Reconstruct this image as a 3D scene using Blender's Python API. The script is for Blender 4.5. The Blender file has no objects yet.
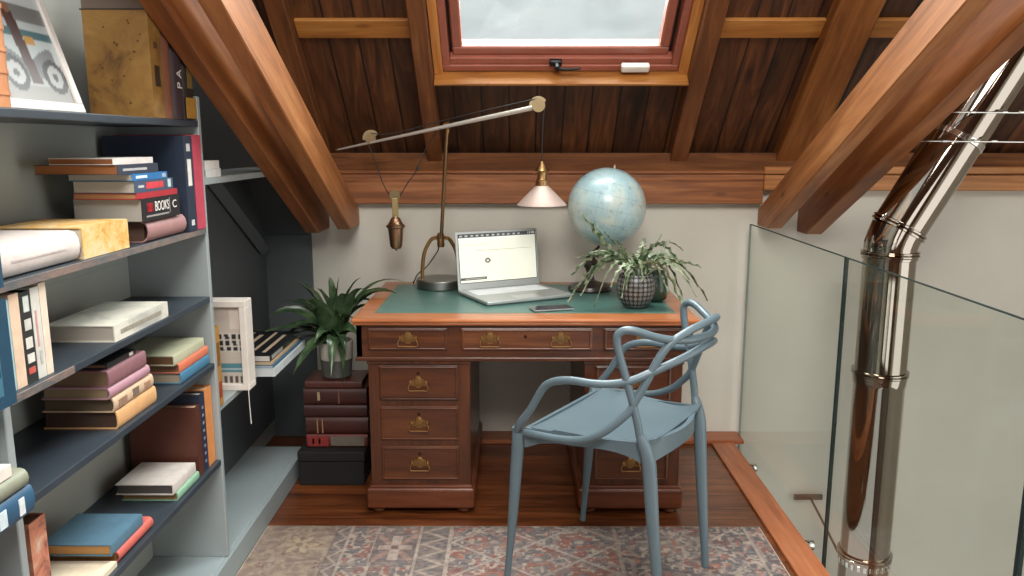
import bpy, bmesh, math, random
import numpy as np
from mathutils import Vector, Matrix, Euler
random.seed(7)
PI = math.pi
COL = bpy.context.scene.collection
R = math.radians

# ------------------------------------------------------------------ materials
def lin(c):
    o = []
    for v in c[:3]:
        v /= 255.0
        o.append(v / 12.92 if v <= .04045 else ((v + .055) / 1.055) ** 2.4)
    return (*o, 1.0)

class NT:
    def __init__(s, name):
        s.m = bpy.data.materials.new(name); s.m.use_nodes = True
        s.t = s.m.node_tree; s.n = s.t.nodes; s.b = s.n['Principled BSDF']
        s.out = s.n['Material Output']
    def add(s, typ, **kw):
        n = s.n.new(typ)
        for k, v in kw.items():
            if k in ('op', 'operation'): n.operation = v
            elif hasattr(n, k) and k not in n.inputs: setattr(n, k, v)
            else: n.inputs[k].default_value = v
        return n
    def link(s, a, b): s.t.links.new(a, b)
    def math(s, op, a, b=None):
        n = s.n.new('ShaderNodeMath'); n.operation = op
        for i, v in enumerate((a, b)):
            if v is None: continue
            if isinstance(v, (int, float)): n.inputs[i].default_value = v
            else: s.link(v, n.inputs[i])
        return n.outputs[0]
    def ramp(s, fac, stops):
        n = s.n.new('ShaderNodeValToRGB'); e = n.color_ramp.elements
        e[0].position, e[0].color = stops[0][0], stops[0][1]
        e[1].position, e[1].color = stops[-1][0], stops[-1][1]
        for p, c in stops[1:-1]:
            k = e.new(p); k.color = c
        s.link(fac, n.inputs[0]); return n.outputs[0]
    def mix(s, fac, a, b, blend='MIX'):
        n = s.n.new('ShaderNodeMix'); n.data_type = 'RGBA'; n.blend_type = blend
        for sock, v in ((n.inputs[0], fac), (n.inputs[6], a), (n.inputs[7], b)):
            if isinstance(v, (int, float, tuple)): sock.default_value = v
            else: s.link(v, sock)
        return n.outputs[2]
    def coord(s, which='Object', scale=(1, 1, 1), rot=(0, 0, 0)):
        c = s.n.new('ShaderNodeTexCoord'); m = s.n.new('ShaderNodeMapping')
        m.inputs['Scale'].default_value = scale; m.inputs['Rotation'].default_value = rot
        s.link(c.outputs[which], m.inputs[0]); return m.outputs[0]
    def noise(s, vec, scale, detail=4, dist=0, rough=.55):
        n = s.n.new('ShaderNodeTexNoise')
        n.inputs['Scale'].default_value = scale; n.inputs['Detail'].default_value = detail
        n.inputs['Distortion'].default_value = dist; n.inputs['Roughness'].default_value = rough
        s.link(vec, n.inputs['Vector']); return n.outputs[0]
    def bump(s, h, strength, dist=.01):
        n = s.n.new('ShaderNodeBump'); n.inputs['Strength'].default_value = strength
        n.inputs['Distance'].default_value = dist
        s.link(h, n.inputs['Height']); s.link(n.outputs[0], s.b.inputs['Normal'])

_M = {}
def pm(c, rough=.55, metal=0, var=.08, scale=14, coat=0, bump=0, spec=.5):
    """plain painted / cloth / paper surface with a little tonal variation"""
    key = ('pm', tuple(c), rough, metal, var, scale, coat, bump, spec)
    if key in _M: return _M[key]
    m = NT('surface_%d' % len(_M)); v = m.coord()
    f = m.noise(v, scale, 4)
    a = lin(c); lo = tuple(x * (1 - var) for x in a[:3]) + (1,); hi = tuple(min(1, x * (1 + var)) for x in a[:3]) + (1,)
    m.link(m.ramp(f, [(.3, lo), (.7, hi)]), m.b.inputs['Base Color'])
    m.b.inputs['Roughness'].default_value = rough; m.b.inputs['Metallic'].default_value = metal
    m.b.inputs['Coat Weight'].default_value = coat; m.b.inputs['Specular IOR Level'].default_value = spec
    if bump: m.bump(f, bump)
    _M[key] = m.m; return m.m

def wood(c1, c2, c3, axis=0, stretch=12, scale=2.2, rough=.45, coat=0, knots=True, spec=.5):
    key = ('wood', tuple(c1), tuple(c2), tuple(c3), axis, stretch, scale, rough, coat, knots, spec)
    if key in _M: return _M[key]
    m = NT('wood_%d' % len(_M)); sc = [stretch] * 3; sc[axis] = 1.0
    v = m.coord('Object', tuple(sc))
    f = m.noise(v, scale, 6, 1.2, .6)
    sc2 = [stretch * 5] * 3; sc2[axis] = 2.0
    g = m.noise(m.coord('Object', tuple(sc2)), scale, 3, .3)
    col = m.ramp(f, [(.28, lin(c1)), (.52, lin(c2)), (.75, lin(c3))])
    fine = m.ramp(g, [(.35, (.72, .7, .68, 1)), (.62, (1, 1, 1, 1))])
    col = m.mix(.7, col, fine, 'MULTIPLY')
    if knots:
        sk = [7] * 3; sk[axis] = 2.6
        vo = m.n.new('ShaderNodeTexVoronoi'); vo.inputs['Scale'].default_value = 1.0
        m.link(m.coord('Object', tuple(sk)), vo.inputs['Vector'])
        k = m.ramp(vo.outputs['Distance'], [(.02, (.3, .22, .18, 1)), (.11, (1, 1, 1, 1))])
        col = m.mix(.8, col, k, 'MULTIPLY')
    m.link(col, m.b.inputs['Base Color'])
    m.b.inputs['Roughness'].default_value = rough; m.b.inputs['Coat Weight'].default_value = coat
    m.b.inputs['Coat Roughness'].default_value = .2; m.b.inputs['Specular IOR Level'].default_value = spec
    m.bump(g, .12, .004)
    _M[key] = m.m; return m.m

def planks(name, cols, along, width, seam=.05, rough=.5, stretch=10, coat=0, off=0.0, patch=None):
    """boards side by side; along = axis the boards run along (object space)"""
    m = NT(name); across = 1 - along
    c = m.n.new('ShaderNodeTexCoord'); sp = m.n.new('ShaderNodeSeparateXYZ'); m.link(c.outputs['Object'], sp.inputs[0])
    a = m.math('DIVIDE', m.math('ADD', sp.outputs[across], off), width)
    idx = m.math('FLOOR', a); fr = m.math('FRACT', a)
    wn = m.n.new('ShaderNodeTexWhiteNoise'); wn.noise_dimensions = '1D'; m.link(idx, wn.inputs['W'])
    cb = m.n.new('ShaderNodeCombineXYZ')
    sh = m.math('MULTIPLY', wn.outputs['Value'], 13.0)
    l = sp.outputs[along]
    m.link(m.math('ADD', m.math('MULTIPLY', l, 1.0), sh), cb.inputs[along])
    m.link(m.math('MULTIPLY', sp.outputs[across], stretch), cb.inputs[across])
    m.link(sh, cb.inputs[2])
    n1 = m.noise(cb.outputs[0], 2.4, 6, 1.3, .62)
    col = m.ramp(n1, [(.25, lin(cols[0])), (.5, lin(cols[1])), (.78, lin(cols[2]))])
    tone = m.ramp(wn.outputs['Value'], [(0, (.55, .55, .55, 1)), (1, (1.25, 1.2, 1.15, 1))])
    col = m.mix(1.0, col, tone, 'MULTIPLY')
    vo = m.n.new('ShaderNodeTexVoronoi'); vo.inputs['Scale'].default_value = 1.0
    cb2 = m.n.new('ShaderNodeCombineXYZ')
    m.link(m.math('MULTIPLY', l, 2.2), cb2.inputs[along]); m.link(m.math('MULTIPLY', sp.outputs[across], 6), cb2.inputs[across])
    m.link(cb2.outputs[0], vo.inputs['Vector'])
    col = m.mix(.8, col, m.ramp(vo.outputs['Distance'], [(.03, (.3, .25, .2, 1)), (.14, (1, 1, 1, 1))]), 'MULTIPLY')
    e = m.math('MINIMUM', fr, m.math('SUBTRACT', 1.0, fr))
    s2 = m.ramp(e, [(seam * .4, (.12, .1, .09, 1)), (seam, (1, 1, 1, 1))])
    col = m.mix(1.0, col, s2, 'MULTIPLY')
    m.link(col, m.b.inputs['Base Color'])
    m.b.inputs['Roughness'].default_value = rough; m.b.inputs['Coat Weight'].default_value = coat
    m.bump(m.math('MINIMUM', e, seam), .4, .02)
    return m.m

def attr_mat(name, rough=.8, noise=0, nscale=60, coat=0, emit=0):
    m = NT(name); a = m.n.new('ShaderNodeAttribute'); a.attribute_name = 'pattern'
    col = a.outputs['Color']
    if noise:
        f = m.noise(m.coord(), nscale, 5, .5, .7)
        col = m.mix(noise, col, m.ramp(f, [(.3, (.35, .33, .33, 1)), (.7, (1.5, 1.45, 1.4, 1))]), 'MULTIPLY')
        m.bump(f, .25, .004)
    m.link(col, m.b.inputs['Base Color']); m.b.inputs['Roughness'].default_value = rough
    m.b.inputs['Coat Weight'].default_value = coat
    if emit:
        m.link(col, m.b.inputs['Emission Color']); m.b.inputs['Emission Strength'].default_value = emit
    return m.m

def metal(c, rough=.25, var=.1, scale=8):
    return pm(c, rough, 1, var, scale)

# ------------------------------------------------------------------ mesh helpers
def ob(name, bm, mat, parent=None, smooth=None, recalc=True):
    if recalc: bmesh.ops.recalc_face_normals(bm, faces=bm.faces[:])
    me = bpy.data.meshes.new(name); bm.to_mesh(me); bm.free()
    me.materials.append(mat)
    if smooth is not None:
        for p in me.polygons: p.use_smooth = True
        if smooth < 3.1:
            try: me.set_sharp_from_angle(angle=smooth)
            except Exception: pass
    o = bpy.data.objects.new(name, me); COL.objects.link(o)
    if parent: o.parent = parent
    return o

def tag(o, label=None, cat=None, group=None, kind=None):
    for k, v in (('label', label), ('category', cat), ('group', group), ('kind', kind)):
        if v: o[k] = v
    return o

def empty(name, loc=(0, 0, 0), rz=0):
    o = bpy.data.objects.new(name, None); COL.objects.link(o); o.empty_display_size = .05
    o.location = loc; o.rotation_euler = (0, 0, rz); return o

def bx(bm, x0, x1, y0, y1, z0, z1, bev=0, seg=1, M=None):
    vs = [bm.verts.new((x, y, z)) for x in (x0, x1) for y in (y0, y1) for z in (z0, z1)]
    f = [bm.faces.new([vs[i] for i in q]) for q in ((0, 1, 3, 2), (4, 6, 7, 5), (0, 4, 5, 1), (2, 3, 7, 6), (0, 2, 6, 4), (1, 5, 7, 3))]
    bmesh.ops.recalc_face_normals(bm, faces=f)
    geom = vs
    if bev:
        es = list({e for q in f for e in q.edges})
        r = bmesh.ops.bevel(bm, geom=es, offset=bev, segments=seg, profile=.5, affect='EDGES')
        geom = list({v for q in r['faces'] for v in q.verts} | {v for v in vs if v.is_valid})
    if M is not None:
        for v in geom: v.co = M @ v.co
    return f

def box(name, x0, x1, y0, y1, z0, z1, mat, parent=None, bev=.003, seg=2):
    bm = bmesh.new(); bx(bm, x0, x1, y0, y1, z0, z1, bev, seg)
    return ob(name, bm, mat, parent)

def lathe(bm, prof, c=(0, 0, 0), n=32, M=None, capb=True, capt=True):
    rings = []
    for r, z in prof:
        ring = []
        for i in range(n):
            a = 2 * PI * i / n
            p = Vector((r * math.cos(a), r * math.sin(a), z))
            if M is not None: p = M @ p
            ring.append(bm.verts.new(p + Vector(c)))
        rings.append(ring)
    for a, b in zip(rings, rings[1:]):
        for i in range(n):
            bm.faces.new((a[i], a[(i + 1) % n], b[(i + 1) % n], b[i]))
    if capb: bm.faces.new(rings[0][::-1])
    if capt: bm.faces.new(rings[-1])

def spline(pts, sub=6, closed=False):
    P = [Vector(p) for p in pts]; out = []; n = len(P)
    rng = range(n) if closed else range(n - 1)
    for i in rng:
        p0 = P[(i - 1) % n] if closed or i > 0 else P[i] * 2 - P[i + 1]
        p1, p2 = P[i], P[(i + 1) % n]
        p3 = P[(i + 2) % n] if closed or i + 2 < n else P[i + 1] * 2 - P[i]
        for k in range(sub):
            t = k / sub
            out.append(.5 * ((2 * p1) + (p2 - p0) * t + (2 * p0 - 5 * p1 + 4 * p2 - p3) * t * t + (3 * p1 - p0 - 3 * p2 + p3) * t ** 3))
    if not closed: out.append(P[-1])
    return out

def tube(bm, pts, r, n=10, flat=1.0, closed=False, up=None, caps=True):
    """sweep; r number or list; flat scales the cross section along the frame's second axis"""
    P = [Vector(p) for p in pts]; N = len(P)
    rs = r if isinstance(r, (list, tuple)) else [r] * N
    if len(rs) != N: rs = [rs[0] + (rs[-1] - rs[0]) * i / (N - 1) for i in range(N)] if len(rs) == 2 else \
        [rs[min(len(rs) - 1, int(i / N * len(rs)))] for i in range(N)]
    T = []
    for i in range(N):
        a = P[(i - 1) % N] if closed or i else P[i]; b = P[(i + 1) % N] if closed or i < N - 1 else P[i]
        T.append((b - a).normalized())
    ref = Vector(up) if up else (Vector((0, 0, 1)) if abs(T[0].z) < .9 else Vector((1, 0, 0)))
    nrm = (ref - T[0] * ref.dot(T[0])).normalized(); rings = []
    for i in range(N):
        nrm = (nrm - T[i] * nrm.dot(T[i])).normalized(); bi = T[i].cross(nrm)
        rings.append([bm.verts.new(P[i] + (nrm * math.cos(2 * PI * k / n) * flat + bi * math.sin(2 * PI * k / n)) * rs[i]) for k in range(n)])
    seq = list(zip(rings, rings[1:])) + ([(rings[-1], rings[0])] if closed else [])
    for a, b in seq:
        for k in range(n):
            bm.faces.new((a[k], a[(k + 1) % n], b[(k + 1) % n], b[k]))
    if not closed and caps:
        bm.faces.new(rings[0][::-1]); bm.faces.new(rings[-1])

def prism(bm, pts2, thick, M):
    a = [bm.verts.new(M @ Vector((x, y, 0))) for x, y in pts2]
    b = [bm.verts.new(M @ Vector((x, y, thick))) for x, y in pts2]
    n = len(pts2)
    bm.faces.new(a[::-1]); bm.faces.new(b)
    for i in range(n): bm.faces.new((a[i], a[(i + 1) % n], b[(i + 1) % n], b[i]))

def text(name, body, size, M, mat, parent=None, align='CENTER', extr=.0003, sx=1.0):
    c = bpy.data.curves.new(name, 'FONT'); c.body = body; c.size = size; c.align_x = align; c.align_y = 'CENTER'; c.extrude = extr
    c.materials.append(mat)
    tmp = bpy.data.objects.new(name, c); COL.objects.link(tmp)
    me = bpy.data.meshes.new_from_object(tmp); bpy.data.objects.remove(tmp)
    if not me.materials: me.materials.append(mat)
    o = bpy.data.objects.new(name, me); COL.objects.link(o)
    if parent: o.parent = parent
    o.matrix_local = M @ Matrix.Diagonal((sx, 1, 1, 1)); return o

def grid_pattern(name, nx, ny, f, mat, place, parent=None):
    """a sheet of nx by ny cells whose printed pattern f(u,v)->rgb (numpy, sRGB 0-255) is stored per vertex"""
    u, v = np.meshgrid(np.linspace(0, 1, nx + 1), np.linspace(0, 1, ny + 1))
    rgb = np.clip(f(u, v), 0, 255) / 255.0
    rgb = np.where(rgb <= .04045, rgb / 12.92, ((rgb + .055) / 1.055) ** 2.4)
    co = place(u, v).reshape(-1, 3)
    idx = np.arange((nx + 1) * (ny + 1)).reshape(ny + 1, nx + 1)
    q = np.stack([idx[:-1, :-1], idx[:-1, 1:], idx[1:, 1:], idx[1:, :-1]], -1).reshape(-1, 4)
    me = bpy.data.meshes.new(name)
    me.vertices.add(len(co)); me.vertices.foreach_set('co', co.ravel())
    me.loops.add(q.size); me.loops.foreach_set('vertex_index', q.ravel())
    me.polygons.add(len(q)); me.polygons.foreach_set('loop_start', np.arange(0, q.size, 4)); me.polygons.foreach_set('loop_total', np.full(len(q), 4))
    me.update(calc_edges=True)
    at = me.color_attributes.new('pattern', 'FLOAT_COLOR', 'POINT')
    at.data.foreach_set('color', np.concatenate([rgb.reshape(-1, 3), np.ones((len(co), 1))], 1).ravel())
    me.materials.append(mat)
    o = bpy.data.objects.new(name, me); COL.objects.link(o)
    if parent: o.parent = parent
    return o

# ------------------------------------------------------------------ camera
H = 1.407; TH = R(10.3); YAW = R(.29)
cam = bpy.data.cameras.new('camera'); cam.sensor_width = 36; cam.lens = 800 / 1024 * 36; cam.clip_start = .05
co = bpy.data.objects.new('camera', cam); COL.objects.link(co)
Fv = Vector((-math.sin(YAW), math.cos(YAW), 0)); Rv = Vector((math.cos(YAW), math.sin(YAW), 0)); Uv = Vector((0, 0, 1))
F3 = Fv * math.cos(TH) - Uv * math.sin(TH); U3 = Fv * math.sin(TH) + Uv * math.cos(TH)
co.matrix_world = Matrix((( Rv.x, U3.x, -F3.x, 0), (Rv.y, U3.y, -F3.y, 0), (Rv.z, U3.z, -F3.z, H), (0, 0, 0, 1)))
bpy.context.scene.camera = co

# ------------------------------------------------------------------ palette
WALL = pm((204, 200, 187), .75, var=.04, scale=3)
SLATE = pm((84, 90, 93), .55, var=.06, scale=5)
PANEL = pm((160, 164, 158), .6, var=.05, scale=4)
UPR = pm((150, 158, 158), .45, var=.05, scale=6)
SHELF = pm((52, 61, 69), .4, var=.12, scale=9)
BENCH = pm((148, 160, 162), .4, var=.05, scale=5)
BEAM = lambda ax=0: wood((138, 82, 40), (178, 114, 64), (198, 138, 86), ax, 9, 1.6, .5)
PINE = wood((136, 82, 32), (170, 110, 48), (188, 132, 66), 0, 12, 1.8, .5)
PINE2 = wood((168, 100, 44), (206, 138, 70), (220, 160, 94), 1, 12, 1.8, .45)
RAFT = wood((84, 47, 21), (116, 68, 34), (140, 88, 48), 1, 10, 1.6, .5)
PLATE = wood((108, 62, 30), (150, 90, 47), (176, 116, 68), 0, 14, 1.6, .5)
MAHOG = lambda ax=0: wood((56, 27, 12), (84, 43, 20), (103, 57, 28), ax, 10, 1.8, .32, .25, False)
TOPW = lambda ax=0: wood((150, 84, 44), (180, 106, 60), (198, 126, 78), ax, 10, 1.6, .3, .3, False)
REDW = pm((156, 92, 74), .35, var=.14, scale=6, coat=.2)
BRASS = metal((150, 116, 74), .46)
AGED = metal((150, 132, 100), .35)
STEEL = metal((205, 202, 196), .12, .03)
BLACK = pm((22, 22, 24), .35)

# ------------------------------------------------------------------ the room
SA = R(43)
ES = Vector((0, -math.cos(SA), math.sin(SA))); EN = Vector((0, math.sin(SA), math.cos(SA))); P0 = Vector((0, 3.70, 1.31))
# roof frame: local x = world x, local y = up the slope, local z = outward
MROOF = Matrix(((1, 0, 0, P0.x), (0, ES.y, EN.y, P0.y), (0, ES.z, EN.z, P0.z), (0, 0, 0, 1)))
def roofbox(name, x0, x1, s0, s1, d0, d1, mat, parent=None, bev=.002, place=True):
    bm = bmesh.new(); bx(bm, x0, x1, s0, s1, d0, d1, bev, 1)
    o = ob(name, bm, mat, parent)
    if place and parent is None: o.matrix_world = MROOF
    return o

XL, XF = -1.18, 1.02
bm = bmesh.new(); bx(bm, XL, XF, -2.6, 3.72, -.24, 0)
fl = ob('floor', bm, planks('floor_boards', ((62, 31, 15), (110, 58, 28), (148, 86, 46)), 0, .105, .03, .3, 9, .15)); fl['kind'] = 'structure'
bm = bmesh.new(); bx(bm, .925, XF + .012, -2.6, 3.60, .0005, .012, .002); bx(bm, XF, XF + .012, -2.6, 3.6, -.2, .004)
t = ob('trim_1', bm, wood((140, 76, 44), (168, 98, 60), (184, 118, 78), 1, 10, 1.6, .4, .1)); t['kind'] = 'structure'
bm = bmesh.new(); bx(bm, -.93, XF + .06, 3.60, 3.72, .0005, .022, .003)
t = ob('trim_2', bm, wood((130, 70, 40), (160, 92, 56), (178, 112, 72), 0, 10, 1.6, .4, .1)); t['kind'] = 'structure'
bm = bmesh.new(); bx(bm, XL - .1, 3.3, 3.72, 3.86, -2.7, 1.36); o = ob('wall_back', bm, WALL); o['kind'] = 'structure'
bm = bmesh.new(); bx(bm, XL - .12, XL, -2.6, 3.72, -.2, 3.0); o = ob('wall_left', bm, PANEL); o['kind'] = 'structure'
bm = bmesh.new(); 
for a in ((-2.6, -.6, -2.7, 3.0), (2.1, 3.72, -2.7, 3.0), (-.6, 2.1, -2.7, -1.0), (-.6, 2.1, 2.2, 3.0)): bx(bm, 3.2, 3.3, *a)
TIMBER = planks('timber_wall', ((44, 26, 16), (92, 54, 32), (128, 80, 46)), 0, .14, .04, .5, 9)
o = ob('wall_right', bm, WALL); o['kind'] = 'structure'
# rear gable wall with two tall unseen openings added to let in fill
bm = bmesh.new()
for a in ((XL - .1, -.7, -2.7, 4.0), (.3, .9, -2.7, 4.0), (2.1, 3.3, -2.7, 4.0), (-.7, .3, -2.7, .6), (.9, 2.1, -2.7, .6), (-.7, .3, 2.3, 4.0), (.9, 2.1, 2.3, 4.0)):
    bx(bm, a[0], a[1], -2.72, -2.6, a[2], a[3])
o = ob('wall_rear', bm, wood((60, 36, 22), (104, 62, 36), (138, 88, 54), 2, 8, 1.2, .5)); o['kind'] = 'structure'
bm = bmesh.new(); bx(bm, XF + .02, 3.3, -2.6, 3.72, -2.8, -2.7); o = ob('floor_lower', bm, pm((120, 112, 104), .6)); o['kind'] = 'structure'

# ceiling: boards running up the slope, with the roof light openings cut out
ceil = planks('ceiling_boards', ((34, 20, 11), (80, 46, 23), (124, 76, 40)), 1, .118, .045, .55, 9, off=.03)
bm = bmesh.new()
SX0, SX1, SS0, SS1 = -.335, .70, .49, 1.5          # roof light above the desk
W0, W1, V0, V1 = -.60, 1.0, 2.2, 3.6               # second roof light, overhead and out of the picture
RT = 4.75
for a in ((XL - .1, SX0, -.1, V0), (SX1, 3.3, -.1, V0), (SX0, SX1, -.1, SS0), (SX0, SX1, SS1, V0), (XL - .1, W0, V0, V1), (W1, 3.3, V0, V1), (XL - .1, 3.3, V1, RT)):
    bx(bm, a[0], a[1], a[2], a[3], .066, .10)
o = ob('ceiling', bm, ceil); o.matrix_world = MROOF; o['kind'] = 'structure'
# the other slope, behind the camera
rid = P0 + ES * RT + EN * .066
bm = bmesh.new()
ux = Vector((0, -math.cos(SA), -math.sin(SA)))
MR2 = Matrix(((1, 0, 0, 0), (0, ux.y, -EN.y, rid.y), (0, ux.z, EN.z, rid.z), (0, 0, 0, 1)))
for a in ((XL - .1, -.7, 0, 4.0), (1.1, 3.3, 0, 4.0), (-.7, 1.1, 0, .8), (-.7, 1.1, 2.4, 4.0)): bx(bm, a[0], a[1], a[2], a[3], 0, .03)
o = ob('ceiling_rear', bm, ceil); o.matrix_world = MR2; o['kind'] = 'structure'

# rafters on the boards
for i, (a, b, lab) in enumerate(((-.405, -.337, 'dark rafter along the left side of the roof light'), (.70, .778, 'dark rafter along the right side of the roof light'),
                                 (-.926, -.85, 'dark rafter half hidden behind the pale left brace beam'), (1.18, 1.345, 'broad knotty rafter beside the pale right brace beam'), (2.0, 2.09, 'rafter behind the steel flue pipe'))):
    o = roofbox('rafter', a, b, .0 if i != 3 else -.01, RT - .2, 0 if i < 4 else .02, .066, RAFT if i != 3 else wood((94, 54, 24), (136, 82, 38), (158, 102, 54), 1, 10, 1.4, .6, spec=.2), bev=.004)
    tag(o, lab, 'rafter', 'roof rafters', 'structure')
for a, b, lab in ((-.85, -.405, 'orange pine purlin between two left rafters'), (.778, 1.18, 'orange pine purlin right of the roof light'), (1.345, 2.0, 'orange pine purlin behind the right brace beams')):
    o = roofbox('purlin', a + .001, b - .001, .676, .762, .048, .066, PINE, bev=.003); tag(o, lab, 'purlin', 'pine purlins', 'structure')
# wall plate: deep moulded board and the blocking above it
bm = bmesh.new(); bx(bm, -.83, 1.125, 3.665, 3.72, 1.132, 1.268, .003); bx(bm, -.83, 1.125, 3.655, 3.72, 1.268, 1.283, .003); bx(bm, -.83, 1.125, 3.661, 3.672, 1.235, 1.243, .002)
o = ob('trim_3', bm, PLATE); o['kind'] = 'structure'
bm = bmesh.new(); bx(bm, XL, 3.2, 3.685, 3.74, 1.27, 1.36)
o = ob('trim_4', bm, wood((78, 45, 21), (110, 65, 32), (136, 88, 48), 0, 12, 1.6, .6, spec=.2)); o['kind'] = 'structure'
bm = bmesh.new(); bx(bm, 1.126, 3.2, 3.66, 3.72, 1.192, 1.262, .004); bx(bm, 1.126, 3.2, 3.67, 3.72, 1.266, 1.30, .004)
o = ob('trim_5', bm, wood((150, 92, 44), (184, 122, 66), (198, 142, 86), 0, 14, 1.6, .5)); o['kind'] = 'structure'

# brace beams in front of the wall: 26 degree pitch, level cut at the foot
BS = math.tan(R(26.2))
def brace(x0, x1, zb, hgt, ycut, zcut, lab, mat):
    ang = R(26.2)
    e = Vector((0, -math.cos(ang), math.sin(ang)))
    zat = lambda y: zb + (3.715 - y) * BS
    L = 3.2
    # side profile in (y,z): foot cut level, plumb against the wall
    prof = [(3.715, zcut), (ycut, zcut), (3.715 - L, zat(3.715 - L)), (3.715 - L, zat(3.715 - L) + hgt), (3.715, zb + hgt)]
    # local frame with x along the grain
    org = Vector(((x0 + x1) / 2, 3.715, zb)); n = Vector((0, math.sin(ang), math.cos(ang)))
    M = Matrix(((0, 1, 0, org.x), (e.y, 0, n.y, org.y), (e.z, 0, n.z, org.z), (0, 0, 0, 1))); Mi = M.inverted()
    bm = bmesh.new()
    a = [bm.verts.new(Mi @ Vector((x0, y, z))) for y, z in prof]; b = [bm.verts.new(Mi @ Vector((x1, y, z))) for y, z in prof]
    bm.faces.new(a); bm.faces.new(b[::-1])
    for i in range(5): bm.faces.new((a[i], a[(i + 1) % 5], b[(i + 1) % 5], b[i]))
    bmesh.ops.bevel(bm, geom=bm.edges[:], offset=.004, segments=1, affect='EDGES')
    o = ob('brace_beam', bm, mat); o.matrix_world = M
    tag(o, lab, 'beam', 'sloping brace beams', 'structure'); return o
BW = BEAM(0); BW2 = wood((108, 60, 28), (150, 90, 46), (178, 116, 66), 0, 8, 1.3, .5)
brace(-.787, -.728, .945, .158, 3.51, 1.03, 'sloping brace beam on the left, nearer the desk, with the broad lit side', BW)
brace(-.928, -.868, .945, .158, 3.51, 1.015, 'sloping brace beam on the far left above the bookcase books', BW2)
brace(1.12, 1.185, .955, .15, 3.56, 1.03, 'sloping brace beam on the right, nearer the desk, with pale lit side', BW)
brace(1.305, 1.38, .955, .15, 3.60, 1.00, 'sloping brace beam on the far right beside the flue pipe', BW2)

# roof light (window_1)
win = empty('window_1'); win.matrix_world = MROOF; win['kind'] = 'structure'
def ring(bm, x0, x1, s0, s1, w, d0, d1, bev=.003):
    bx(bm, x0, x1, s0, s0 + w, d0, d1, bev); bx(bm, x0, x1, s1 - w, s1, d0, d1, bev)
    bx(bm, x0, x0 + w, s0 + w, s1 - w, d0, d1, bev); bx(bm, x1 - w, x1, s0 + w, s1 - w, d0, d1, bev)
bm = bmesh.new()
bs = bmesh.new(); bx(bs, SX0, SX1, SS0 - .012, SS0, -.004, .075, .002); ob('sill', bs, PINE, win)
bx(bm, SX0, -.300, SS0, SS1, .05, .085, .002); bx(bm, .662, SX1, SS0, SS1, .05, .085, .002)
bx(bm, SX0, SX1, SS1, SS1 + .015, 0, .085, .002)
ob('lining', bm, PINE2, win)
bm = bmesh.new(); ring(bm, -.300, .662, SS0, SS1, .03, .07, .16); bx(bm, -.27, .632, SS0 + .03, SS0 + .062, .078, .12, .003)
ob('window_frame', bm, REDW, win)
bm = bmesh.new(); ring(bm, -.29, .65, .50, 1.48, .06, .128, .16, 0); ob('dark_gap_ring', bm, pm((44, 30, 26), .6), win)  # dark ring added to block leaking sky and stand in for the shaded gap
bm = bmesh.new(); ring(bm, -.258, .616, .552, 1.44, .04, .096, .15, .006)
sash = ob('sash', bm, REDW, win)
bm = bmesh.new(); bx(bm, -.222, .580, .585, 1.41, .118, .122)
g = NT('roof_glass')
g.n.remove(g.b); tr = g.add('ShaderNodeBsdfTransparent'); tl = g.add('ShaderNodeBsdfTranslucent'); gl = g.add('ShaderNodeBsdfGlossy'); gl.inputs['Roughness'].default_value = .05
tr.inputs[0].default_value = (.80, .825, .81, 1)
tl.inputs[0].default_value = (.55, .56, .55, 1)
mx = g.add('ShaderNodeMixShader'); nz = g.noise(g.coord('Object', (1.5, 3, 1)), 2.2, 3, .8)
g.link(g.ramp(nz, [(.30, (.0, .0, .0, 1)), (.70, (.012, .012, .012, 1))]), mx.inputs[0]); g.link(tr.outputs[0], mx.inputs[1]); g.link(tl.outputs[0], mx.inputs[2])
m2 = g.add('ShaderNodeMixShader'); m2.inputs[0].default_value = .05; g.link(mx.outputs[0], m2.inputs[1]); g.link(gl.outputs[0], m2.inputs[2])
g.link(m2.outputs[0], g.out.inputs[0])
ob('pane', bm, g.m, sash)
bm = bmesh.new()
bx(bm, .135, .185, .522, .548, .058, .082, .004); lathe(bm, [(.012, 0), (.012, .02), (.006, .026)], (.165, .535, .035), 14)
tube(bm, spline([(.165, .535, .04), (.19, .532, .034), (.225, .530, .036), (.26, .532, .04)], 4), [.007, .004], 8)
ob('window_latch', bm, metal((60, 60, 62), .4), win, smooth=R(40))
bm = bmesh.new(); bx(bm, .425, .54, .506, .54, .04, .07, .008, 3); ob('window_sensor', bm, pm((226, 222, 214), .4), win)

# ------------------------------------------------------------------ stair void: glass balustrade and flue
gm = NT('balustrade_glass'); gm.n.remove(gm.b)
tr = gm.add('ShaderNodeBsdfTransparent'); tr.inputs[0].default_value = (.955, .975, .958, 1)
gl = gm.add('ShaderNodeBsdfGlossy'); gl.inputs['Roughness'].default_value = .01
lw = gm.n.new('ShaderNodeLayerWeight'); lw.inputs[0].default_value = .5
fc = gm.math('ADD', gm.math('MULTIPLY', gm.math('POWER', lw.outputs['Facing'], 5.0), .7), .022)
mx = gm.add('ShaderNodeMixShader'); gm.link(fc, mx.inputs[0]); gm.link(tr.outputs[0], mx.inputs[1]); gm.link(gl.outputs[0], mx.inputs[2]); gm.link(mx.outputs[0], gm.out.inputs[0])
edge = NT('glass_edge'); edge.b.inputs['Base Color'].default_value = lin((38, 62, 58)); edge.b.inputs['Roughness'].default_value = .5; edge.b.inputs['Specular IOR Level'].default_value = .25
edge.link(edge.ramp(edge.noise(edge.coord(), 9), [(.3, lin((22, 34, 34))), (.7, lin((34, 52, 48)))]), edge.b.inputs['Base Color'])
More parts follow.
